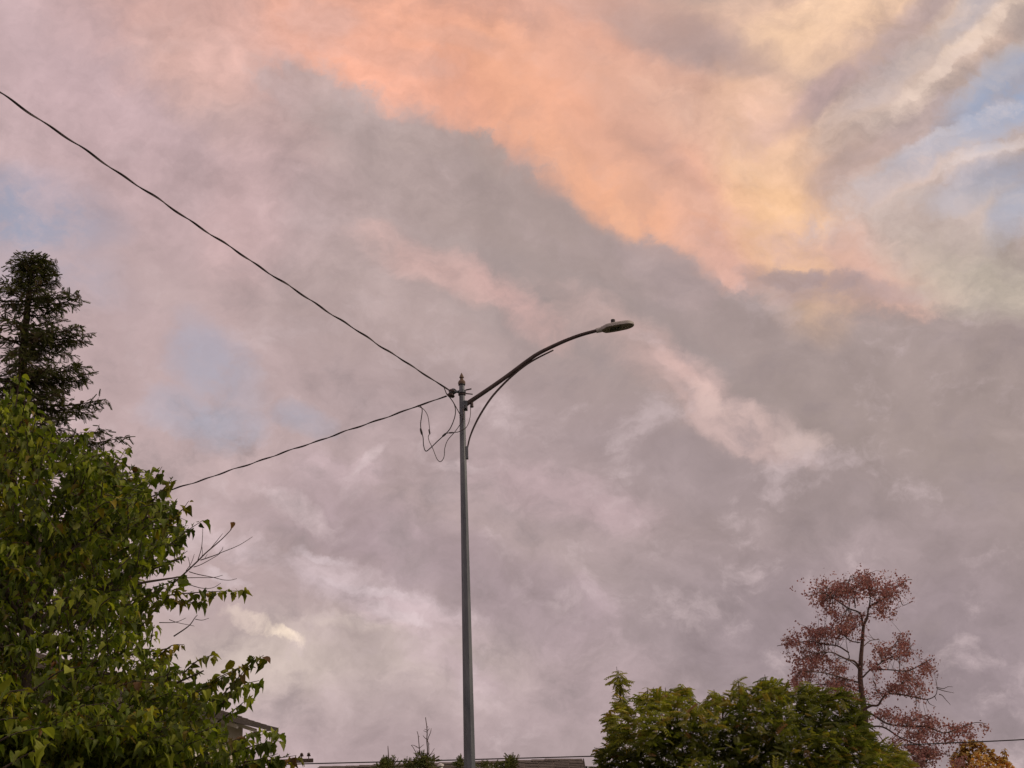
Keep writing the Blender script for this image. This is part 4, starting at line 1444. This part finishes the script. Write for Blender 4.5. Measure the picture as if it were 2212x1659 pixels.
foliage(rw, M['needle'], SPR, frames(np.array(cy_), np.array(cn), np.array(cs)), np.array(cp), np.array(cc), PAL_C, 300, 'needle_spray')
bmb.build('boughs', M['conifer_bark'], rw)['kind'] = 'stuff'


# ---------------------------------------------------------------- green tree with feathery compound leaves
def pinnate(n=6, lw=0.075, ll=0.30, droop=0.35):
    vs_, fs_ = [], []

    def rach(t):
        return np.array([0, t, -droop * t * t])
    for i in range(n):
        t = 0.16 + 0.80 * i / n
        for s in (-1, 1):
            b = len(vs_)
            o_ = rach(t)
            L_ = ll * (0.8 + 0.3 * math.sin(math.pi * t))
            dx, dy, dz = s * 0.80, 0.45, -0.45
            vs_ += [tuple(o_), tuple(o_ + np.array([dx * L_ * .45, dy * L_ * .45 - lw, dz * L_ * .2])), tuple(o_ + np.array([dx * L_, dy * L_, dz * L_])), tuple(o_ + np.array([dx * L_ * .45, dy * L_ * .45 + lw, dz * L_ * .2]))]
            fs_.append((b, b + 1, b + 2, b + 3))
    b = len(vs_)
    vs_ += [(-0.012, 0, 0), (0.012, 0, 0), tuple(rach(0.5) + np.array([0.012, 0, 0])), tuple(rach(0.5) - np.array([0.012, 0, 0])), tuple(rach(1.0))]
    fs_ += [(b, b + 1, b + 2, b + 3), (b + 3, b + 2, b + 4)]
    return vs_, fs_


PIN = [pinnate(6, 0.075, 0.34, 0.35), pinnate(5, 0.085, 0.36, 0.6), pinnate(7, 0.065, 0.30, 0.2)]
PAL_P = np.array([(0.085, 0.108, 0.021), (0.135, 0.158, 0.026), (0.18, 0.20, 0.031), (0.25, 0.255, 0.042), (0.32, 0.31, 0.075), (0.29, 0.215, 0.042), (0.24, 0.13, 0.06)])


def crown_tree(name, label, base_px, Y, outline, nleaf, size, pal, pw, spikes, mat, temps, trunk_r, depth, singles=250, up_bias=0.25, bark='bark', fill_to=1850, leaf_name='leaf', interior=0.5):
    bx = at(base_px, 1650, Y).x
    t_ = thing(name, label, 'tree', (bx, Y, 0))
    P_, Y_, N_, S_, C_ = [], [], [], [], []
    xs = [p[0] for p in outline]
    x0, x1 = min(xs), max(xs)
    y0 = min(p[1] for p in outline)
    poly = list(outline) + [(x1 + 5, fill_to), (x0 - 5, fill_to)]
    ytop = {}
    lump = [(random.uniform(x0, x1), random.uniform(y0, fill_to), random.uniform(-1, 1)) for _ in range(40)]
    count = 0
    tries = 0
    while count < nleaf and tries < nleaf * 30:
        tries += 1
        px_, py_ = random.uniform(x0, x1), random.uniform(y0, fill_to)
        if not in_poly((px_, py_), poly):
            continue
        # denser towards the top of the crown, where it is seen
        # round plan: depth from the distance to the middle, with lumps
        u = (px_ - (x0 + x1) / 2) / ((x1 - x0) / 2)
        hd = depth * math.sqrt(max(0.05, 1 - u * u))
        lm = min(lump, key=lambda q: (q[0] - px_) ** 2 + (q[1] - py_) ** 2)
        sfc = 1 if random.random() < 0.72 else 0
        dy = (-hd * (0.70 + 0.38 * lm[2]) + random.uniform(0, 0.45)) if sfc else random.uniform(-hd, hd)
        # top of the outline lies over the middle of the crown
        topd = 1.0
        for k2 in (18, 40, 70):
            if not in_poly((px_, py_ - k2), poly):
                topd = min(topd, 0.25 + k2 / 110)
        p = at(px_, py_, Y + dy * topd)
        od = Vector((u, dy / max(0.1, depth), up_bias)) + Vector((random.gauss(0, .5), random.gauss(0, .5), random.gauss(-0.1, .45)))
        P_.append(np.array(p)); Y_.append(np.array(od)); N_.append(np.array([random.gauss(0, .4), random.gauss(0, .4) - 0.3, 1.0]))
        S_.append(random.uniform(0.75, 1.25) * size)
        bright = 1.0 + 0.35 * lm[2]
        pwi = np.array(pw, float)
        if lm[2] > 0.3:
            pwi = pwi * np.array([0.4, 0.8, 1.2, 1.6, 1.8, 1.6, 1.0])
        elif lm[2] < -0.3:
            pwi = pwi * np.array([1.8, 1.3, 0.8, 0.4, 0.3, 0.3, 0.3])
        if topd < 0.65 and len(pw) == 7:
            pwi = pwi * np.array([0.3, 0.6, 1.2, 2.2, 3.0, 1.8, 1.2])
        pwi /= pwi.sum()
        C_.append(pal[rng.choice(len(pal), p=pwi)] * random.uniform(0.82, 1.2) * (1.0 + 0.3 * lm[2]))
        count += 1
    stem = MB()
    for (xa, ya, xb, yb, wid, pc_) in spikes:
        # an upright leading shoot, leaves in ranks getting smaller upward
        n_ = max(5, int(abs(yb - ya) / 1.8))
        dyy = random.uniform(-0.4, 0.3)
        stem.tube([at(xa, ya + 30, Y + dyy), at((xa + xb) / 2, (ya + yb) / 2, Y + dyy), at(xb, yb - 3, Y + dyy)], [0.022, 0.014, 0.005], 5, False)
        for i in range(n_):
            t = i / (n_ - 1)
            p = at(xa + (xb - xa) * t + random.gauss(0, 2.5), ya + (yb - ya) * t + random.gauss(0, 3), Y + dyy)
            for s in (-1, 1):
                od = Vector((s * random.uniform(0.2, 0.9), random.gauss(0, 0.7), random.uniform(-0.55, 0.35)))
                P_.append(np.array(p)); Y_.append(np.array(od)); N_.append(np.array([random.gauss(0, .3), random.gauss(0, .3) - 0.2, 1.0]))
                S_.append(size * wid * 1.15 * (0.72 + 0.28 * math.sin(math.pi * t)) * random.uniform(0.6, 1.3))
                C_.append(pal[pc_ if random.random() < 0.6 else min(len(pal) - 1, max(0, pc_ - 1))] * random.uniform(0.85, 1.2))
    foliage(t_, mat, temps, frames(np.array(Y_), np.array(N_), np.array(S_)), np.array(P_), np.array(C_), pal, singles, leaf_name)
    if stem.v:
        stem.build('leading_shoots', M[bark], t_)['kind'] = 'stuff'
    zt_ = at((x0 + x1) / 2, y0 + 40, Y).z
    c = spline([Vector((bx, Y, -0.05)), Vector((bx + 0.05, Y, zt_ * 0.3)), Vector((bx - 0.05, Y + 0.1, zt_ * 0.6)), Vector((bx, Y, zt_ * 0.93))], 5)
    MB().tube(c, taper(len(c), trunk_r, 0.03), 10).build('trunk', M[bark], t_, True)
    for i in range(9):
        a_ = i * 2.4
        z0 = zt_ * random.uniform(0.3, 0.6)
        tip_ = at(x0 + (x1 - x0) * (i + 0.5) / 9, random.uniform(1560, 1640), Y + random.uniform(-0.5, 0.4) * depth)
        tip_.z = min(tip_.z, zt_ * 0.92)
        c = spline([Vector((bx, Y, z0)), Vector((bx, Y, z0)).lerp(tip_, 0.5) + Vector((0, 0, 0.15)), tip_], 5)
        MB().tube(c, taper(len(c), trunk_r * 0.45, 0.015), 7).build('branch', M[bark], t_, True)
    return t_


OUT_P = [(1290, 1700), (1298, 1640), (1312, 1612), (1325, 1580), (1318, 1550), (1338, 1530), (1345, 1505), (1368, 1528), (1382, 1540), (1388, 1508), (1412, 1497), (1448, 1503), (1462, 1490), (1488, 1496), (1502, 1525), (1518, 1543), (1532, 1520), (1545, 1505), (1572, 1512), (1592, 1492), (1608, 1500), (1622, 1518), (1640, 1482), (1665, 1474), (1692, 1488), (1706, 1508),
         (1722, 1500), (1745, 1488), (1768, 1498), (1800, 1503), (1832, 1500), (1852, 1520), (1862, 1560), (1878, 1596), (1912, 1612), (1940, 1622), (1958, 1645), (1965, 1700)]
spk = [(1341, 1490, 1335, 1450, 1.0, 4), (1350, 1520, 1343, 1490, 0.7, 2), (1400, 1515, 1398, 1488, 0.8, 5), (1425, 1510, 1420, 1492, 0.8, 2), (1475, 1505, 1470, 1480, 0.9, 3), (1548, 1520, 1542, 1492, 0.85, 4), (1598, 1505, 1594, 1468, 0.85, 4), (1562, 1530, 1556, 1505, 0.8, 3), (1655, 1490, 1652, 1460, 0.95, 1), (1682, 1492, 1678, 1472, 0.9, 1), (1750, 1500, 1748, 1472, 0.9, 3), (1512, 1545, 1510, 1520, 0.8, 2), (1830, 1510, 1828, 1492, 0.9, 2), (1385, 1525, 1380, 1500, 0.8, 3), (1440, 1512, 1437, 1488, 0.8, 4), (1492, 1512, 1490, 1486, 0.75, 3), (1530, 1535, 1528, 1508, 0.7, 4), (1612, 1510, 1612, 1486, 0.8, 3), (1638, 1500, 1636, 1474, 0.8, 2), (1700, 1510, 1703, 1484, 0.8, 2), (1725, 1508, 1727, 1480, 0.8, 4), (1790, 1512, 1788, 1486, 0.85, 3), (1322, 1570, 1314, 1545, 0.8, 2), (1880, 1610, 1890, 1588, 0.8, 3)]
gt = crown_tree('feathery_tree', 'rounded green and yellow-tipped tree with feathery compound leaves below the red tree', 1620, 31.0, OUT_P, 11500, 0.235, PAL_P, [.20, .25, .24, .14, .06, .08, .03], spk, M['leaf'], PIN, 0.16, 2.6)
for (xa, ya, xb, yb) in ((1412, 1505, 1411, 1483), (1446, 1510, 1449, 1486), (1455, 1508, 1460, 1490), (1770, 1500, 1770, 1482), (1336, 1470, 1332, 1440)):
    MB().tube([at(xa, ya + 15, 31), at(xb, yb, 31)], [0.014, 0.004], 5).build('bare_stem', M['twig'], gt)

# yellow tree at the far right
OUT_Y = [(2040, 1690), (2052, 1655), (2060, 1632), (2072, 1618), (2078, 1606), (2098, 1604), (2112, 1600), (2122, 1606), (2132, 1618), (2142, 1624), (2150, 1634), (2162, 1638), (2172, 1640), (2180, 1650), (2195, 1664), (2205, 1700)]
SML = [blade([(0, 0), (0.25, 0.34), (0.6, 0.30), (1.0, 0)], 0.3, 0.3), blade([(0, 0), (0.3, 0.42), (0.65, 0.32), (1.0, 0)], 0.2, 0.4)]
PAL_Y = np.array([(0.32, 0.23, 0.06), (0.42, 0.30, 0.07), (0.50, 0.37, 0.08), (0.55, 0.42, 0.12), (0.45, 0.29, 0.08), (0.31, 0.26, 0.07), (0.26, 0.17, 0.06)])
crown_tree('yellow_tree', 'small golden yellow autumn tree peeping up beside the red tree', 2115, 54.0, OUT_Y, 4200, 0.15, PAL_Y, [.14, .2, .22, .16, .14, .09, .05], [(2168, 1650, 2171, 1618, 1.2, 1)], M['red_leaf'], SML, 0.13, 1.6, 150, bark='bark_red', fill_to=1760)


# ---------------------------------------------------------------- sparse red tree
YR = 46.0
def rz(X, Y):
    return 1645.8 + X * 0.2724, 1206.9 + Y * 0.2724


rb_ = at(*rz(826, 1650), YR)
rtree = thing('red_tree', 'sparse tall tree with rusty red leaves and crooked bare limbs', 'tree', (rb_.x, YR, 0))
tp = [Vector((rb_.x + 0.1, YR, -0.05)), Vector((rb_.x + 0.05, YR, 2.0))] + [at(*rz(x, y), YR) for x, y in ((830, 1640), (816, 1450), (815, 1250), (796, 1100), (780, 950), (785, 800), (795, 680), (806, 540), (830, 478), (842, 430))]
c = spline(tp, 5)
MB().tube(c, taper(len(c), 0.17, 0.03, 0.7), 10).build('trunk', M['bark_red'], rtree, True)
LIMBS = [([(800, 530), (788, 450), (760, 420), (690, 395), (620, 350), (560, 310), (470, 270), (380, 290)], 0.055, -0.8), ([(838, 450), (850, 385), (900, 352), (960, 320), (1010, 270), (1080, 220), (1150, 170), (1190, 165)], 0.055, 0.6),
         ([(850, 390), (858, 300), (835, 200), (820, 110)], 0.04, -0.3), ([(690, 395), (700, 300), (690, 200), (700, 140)], 0.03, -0.5), ([(740, 390), (735, 290), (760, 220), (800, 160)], 0.03, 0.5), ([(560, 310), (520, 230), (440, 240)], 0.025, -0.7),
         ([(770, 850), (730, 812), (680, 800), (620, 772), (550, 742), (430, 750), (330, 790)], 0.06, -1.0), ([(690, 745), (600, 692), (500, 680), (380, 655), (250, 670), (180, 680), (120, 692)], 0.045, 0.6), ([(690, 800), (692, 770), (680, 740)], 0.035, -0.4), ([(775, 665), (700, 650), (640, 600), (520, 560), (400, 560)], 0.035, 0.9),
         ([(778, 890), (745, 845), (690, 806)], 0.06, -0.4), ([(762, 980), (660, 950), (560, 920), (450, 900), (300, 890)], 0.045, -1.0), ([(765, 1050), (680, 1010), (560, 990), (420, 1000), (270, 990)], 0.04, 1.0),
         ([(825, 1185), (870, 1165), (920, 1162), (955, 1110), (1000, 1072), (1120, 1080), (1220, 1100), (1310, 1115), (1375, 1085), (1392, 1030)], 0.07, -0.6), ([(985, 1080), (912, 1050), (900, 1000), (880, 960)], 0.035, -0.3), ([(1000, 1072), (1080, 1010), (1160, 960)], 0.03, 0.8),
         ([(800, 940), (860, 880), (950, 820), (1030, 710), (1080, 640), (1105, 590)], 0.045, 0.5), ([(860, 880), (1000, 880), (1150, 890), (1260, 840), (1350, 790)], 0.04, -0.9), ([(950, 820), (1080, 760), (1180, 720)], 0.03, 0.9), ([(800, 700), (860, 650), (930, 640)], 0.025, 0.4),
         ([(830, 1208), (900, 1250), (1000, 1310), (1150, 1330), (1300, 1330), (1440, 1380), (1560, 1345), (1690, 1300), (1780, 1310)], 0.06, -0.9), ([(840, 1330), (900, 1370), (950, 1430), (975, 1470)], 0.035, -0.3), ([(830, 1335), (960, 1335), (1100, 1420), (1250, 1480), (1420, 1540), (1590, 1590)], 0.05, 0.9), ([(1250, 1480), (1245, 1400), (1230, 1340)], 0.03, 0.3),
         ([(815, 1280), (770, 1330), (740, 1400)], 0.03, -0.4), ([(1150, 1330), (1230, 1260), (1300, 1240)], 0.03, 0.7), ([(1300, 1500), (1280, 1560), (1200, 1600)], 0.03, -0.6), ([(1100, 1420), (1050, 1480), (1180, 1560), (1300, 1620)], 0.03, -0.6)]
limb_pts = []
for pts, r_, dY in LIMBS:
    c = spline([at(*rz(x, y), YR + dY * (i / (len(pts) - 1)) * 1.3) for i, (x, y) in enumerate(pts)], 5)
    MB().tube(c, taper(len(c), r_ * 0.62, 0.010), 6).build('limb', M['bark_red'], rtree, True)
    limb_pts += [np.array(p) for p in c]
for pts in ([(1392, 1030), (1388, 1020), (1440, 1030), (1475, 1015), (1515, 1016)], [(1395, 1032), (1450, 1050), (1525, 1065)], [(1405, 1075), (1430, 1085), (1460, 1120), (1495, 1158)], [(1370, 1090), (1385, 1125)], [(1310, 1115), (1330, 1150), (1380, 1175)], [(1220, 1100), (1225, 1150), (1215, 1210)], [(1100, 330), (1120, 370), (1170, 350)], [(1000, 460), (1040, 495)]):
    c = spline([at(*rz(x, y), YR - 0.5) for x, y in pts], 4)
    MB().tube(c, taper(len(c), 0.016, 0.006), 5).build('bare_twig', M['twig'], rtree, True)
limb_arr = np.array(limb_pts)
PAL_R = np.array([(0.23, 0.125, 0.118), (0.30, 0.17, 0.16), (0.37, 0.225, 0.205), (0.32, 0.23, 0.20), (0.44, 0.31, 0.27)])
CL = [(640, 250, 300, 110, 1.0), (980, 270, 170, 130, .9), (820, 180, 130, 90, 1.1), (480, 320, 120, 80, .7), (560, 420, 130, 60, .6), (700, 470, 160, 50, .7), (950, 420, 110, 80, .5), (1120, 200, 60, 60, .5),
      (450, 590, 230, 70, 1.0), (660, 560, 150, 80, 1.2), (230, 665, 110, 40, .9), (400, 680, 160, 50, .7), (420, 800, 210, 80, 1.0), (330, 900, 110, 90, .9), (600, 880, 140, 60, .6), (600, 1000, 200, 70, 1.0), (270, 990, 50, 70, 1.4), (640, 1080, 120, 40, 1.2),
      (960, 740, 120, 90, .6), (1120, 670, 70, 90, .9), (1120, 760, 110, 60, .6), (1300, 860, 85, 100, .8), (1140, 930, 110, 70, .9), (890, 870, 80, 90, .6), (1080, 1030, 220, 55, .9), (1250, 990, 70, 80, .5), (900, 1080, 80, 50, .4), (1250, 1120, 60, 30, .4),
      (750, 1290, 55, 130, .7), (980, 1240, 130, 60, .7), (1130, 1290, 150, 60, .9), (1320, 1310, 130, 80, 1.0), (1210, 1230, 60, 40, .6), (1240, 1400, 200, 60, .8), (1550, 1350, 160, 50, .8), (1660, 1400, 90, 40, .5), (1310, 1540, 150, 90, 1.2), (1190, 1500, 120, 60, .7), (1500, 1430, 120, 50, .5), (1250, 1620, 120, 50, .9), (1560, 1610, 100, 40, .9), (1040, 1450, 60, 40, .6), (760, 1420, 50, 60, 1.0), (1750, 1330, 40, 40, .4)]
rp, ry, rn, rs_, rc = [], [], [], [], []
tw = MB()
for (ex, ey, ea, eb, dn) in CL:
    ncl = int(ea * eb * (dn + 0.12) / 96)
    for _ in range(ncl):
        a_ = random.uniform(0, 6.283)
        r0 = min(1.3, abs(random.gauss(0.42, 0.40)))
        X, Y_p = ex + ea * r0 * math.cos(a_), ey + eb * r0 * math.sin(a_)
        p = np.array(at(*rz(X, Y_p), YR + random.gauss(0, 0.75)))
        dd = limb_arr - p
        # reach back to the nearest limb with a thin twig
        j = int(np.argmin((dd ** 2).sum(1)))
        q = limb_arr[j]
        if np.linalg.norm(q - p) < 0.7 and random.random() < 0.45:
            md = Vector((q + p) / 2) + Vector((random.gauss(0, .05), random.gauss(0, .05), random.gauss(0.03, .05)))
            tw.tube([Vector(q), md, Vector(p)], [0.007, 0.005, 0.004], 4, False)
        tone = random.random()
        for k2 in range(random.randint(3, 7)):
            o_ = rng.normal(0, 0.06, 3)
            rp.append(p + o_)
            ry.append(np.array([random.gauss(0, .7), random.gauss(0, .7), random.gauss(-0.5, .6)]))
            rn.append(rng.normal(0, 1, 3))
            rs_.append(random.uniform(0.045, 0.09))
            rc.append(PAL_R[rng.choice(5, p=[.26, .3, .2, .14, .1])] * (0.85 + 0.4 * tone))
foliage(rtree, M['red_leaf'], SML, frames(np.array(ry), np.array(rn), np.array(rs_)), np.array(rp), np.array(rc), PAL_R, 300)
tw.build('twigs', M['bark_red'], rtree)['kind'] = 'stuff'


# ---------------------------------------------------------------- saplings and shrub tops in front of the low house
def sz(X, Y):
    """close-up of the saplings in the photograph"""
    return 795.5 + X * 0.1488, 1525.1 + Y * 0.1488


YS = 27.0
PAL_S = np.array([(0.07, 0.085, 0.028), (0.095, 0.11, 0.032), (0.12, 0.135, 0.036), (0.13, 0.11, 0.045), (0.16, 0.17, 0.05)])


def sapling(name, label, bx_px, stems, clumps, singles=40):
    b = at(bx_px, 1655, YS)
    t_ = thing(name, label, 'shrub', (b.x, YS, 0))
    MB().tube([(b.x, YS, -0.03), (b.x + 0.02, YS, b.z * 0.5), (b.x, YS, b.z)], [0.04, 0.03, 0.02], 8).build('trunk', M['bark'], t_, True)
    for pts, r_ in stems:
        c = spline([at(*sz(x, y), YS + random.uniform(-0.05, 0.05)) for x, y in pts], 4)
        MB().tube(c, taper(len(c), r_, r_ * 0.55), 5).build('stem', M['twig'], t_, True)
    P_, Y_, N_, S_, C_ = [], [], [], [], []
    for (x, y, rx, ry_, n_) in clumps:
        for _ in range(int(n_ * 0.55)):
            a_, r0 = random.uniform(0, 6.283), math.sqrt(random.random())
            p = at(*sz(x + rx * r0 * math.cos(a_), y + ry_ * r0 * math.sin(a_)), YS + random.gauss(0, 0.18))
            P_.append(np.array(p)); Y_.append(np.array([random.gauss(0, .7), random.gauss(0, .5), random.gauss(0.3, .5)])); N_.append(np.array([random.gauss(0, .5), random.gauss(0, .5), 1.0]))
            S_.append(random.uniform(0.06, 0.13)); C_.append(PAL_S[rng.choice(5, p=[.25, .3, .25, .12, .08])] * random.uniform(0.85, 1.2))
    # the body of the plant below the picture's edge
    zb = b.z
    for _ in range(500):
        h = random.uniform(0.8, zb)
        w_ = 0.55 * (1 - 0.55 * h / zb)
        a_, r0 = random.uniform(0, 6.283), math.sqrt(random.random())
        P_.append(np.array([b.x + math.cos(a_) * r0 * w_, YS + math.sin(a_) * r0 * w_, h])); Y_.append(np.array([math.cos(a_), math.sin(a_), random.gauss(0.2, .4)])); N_.append(np.array([0.01, 0, 1.0]))
        S_.append(random.uniform(0.10, 0.18)); C_.append(PAL_S[rng.choice(5)])
    foliage(t_, M['needle'], SPR, frames(np.array(Y_), np.array(N_), np.array(S_)), np.array(P_), np.array(C_), PAL_S, singles, 'spray')
    return t_


sapling('sapling', 'young spiky conifer with bare forked tops left of the lamp pole', 918,
        [([(855, 760), (860, 640), (850, 500), (855, 400), (850, 300), (840, 230), (832, 165)], 0.012), ([(880, 720), (878, 600), (868, 530), (852, 490), (820, 460), (795, 430)], 0.009), ([(860, 500), (880, 440), (905, 380), (915, 325)], 0.008), ([(850, 380), (820, 365), (800, 360)], 0.006), ([(850, 375), (870, 350), (888, 322)], 0.006), ([(846, 320), (862, 300), (870, 310)], 0.005), ([(852, 350), (815, 335)], 0.006),
         ([(770, 770), (745, 640), (735, 540), (725, 430), (708, 365)], 0.010), ([(745, 620), (700, 590), (660, 570), (625, 568)], 0.007), ([(720, 740), (690, 670), (650, 600), (622, 568)], 0.008), ([(745, 610), (780, 580), (806, 560)], 0.006), ([(700, 600), (680, 575)], 0.005), ([(728, 450), (745, 440)], 0.005), ([(740, 700), (710, 660), (705, 640)], 0.006),
         ([(870, 740), (920, 680), (960, 615)], 0.007), ([(880, 730), (925, 695), (960, 680)], 0.006), ([(890, 780), (930, 730), (965, 700)], 0.007), ([(830, 740), (805, 700), (800, 680)], 0.006), ([(850, 740), (840, 690), (845, 680)], 0.007), ([(890, 560), (880, 530)], 0.004), ([(920, 790), (970, 780)], 0.006), ([(620, 790), (560, 830), (520, 780)], 0.006), ([(640, 800), (620, 760)], 0.005)],
        [(820, 830, 110, 60, 240), (820, 760, 60, 30, 60), (740, 730, 30, 50, 30), (600, 850, 90, 30, 70), (940, 800, 50, 30, 40), (700, 880, 200, 40, 140)])
sapling('sapling', 'low dark shrub top with one straight bare stick above the roof end', 838,
        [([(300, 800), (292, 700), (285, 580)], 0.012), ([(400, 810), (425, 780), (437, 750)], 0.007), ([(350, 800), (365, 765), (372, 748)], 0.007), ([(240, 820), (215, 785)], 0.005), ([(360, 820), (372, 780)], 0.006)],
        [(270, 850, 110, 40, 120), (310, 820, 50, 22, 40), (365, 760, 14, 14, 10), (230, 890, 140, 30, 80)])
sapling('sapling', 'small dark bush directly left of the lamp pole over the brown roof', 995,
        [([(1325, 820), (1320, 770), (1318, 740)], 0.006)], [(1330, 850, 70, 50, 110), (1340, 800, 30, 25, 25)])
sapling('sapling', 'pointed olive bush right of the lamp pole over the brown roof', 1090,
        [([(2060, 780), (2065, 720), (2078, 680)], 0.006), ([(2030, 800), (2040, 760)], 0.005)], [(2080, 840, 90, 60, 170), (2070, 780, 40, 30, 45), (1900, 880, 110, 40, 100), (1700, 890, 110, 35, 80)])
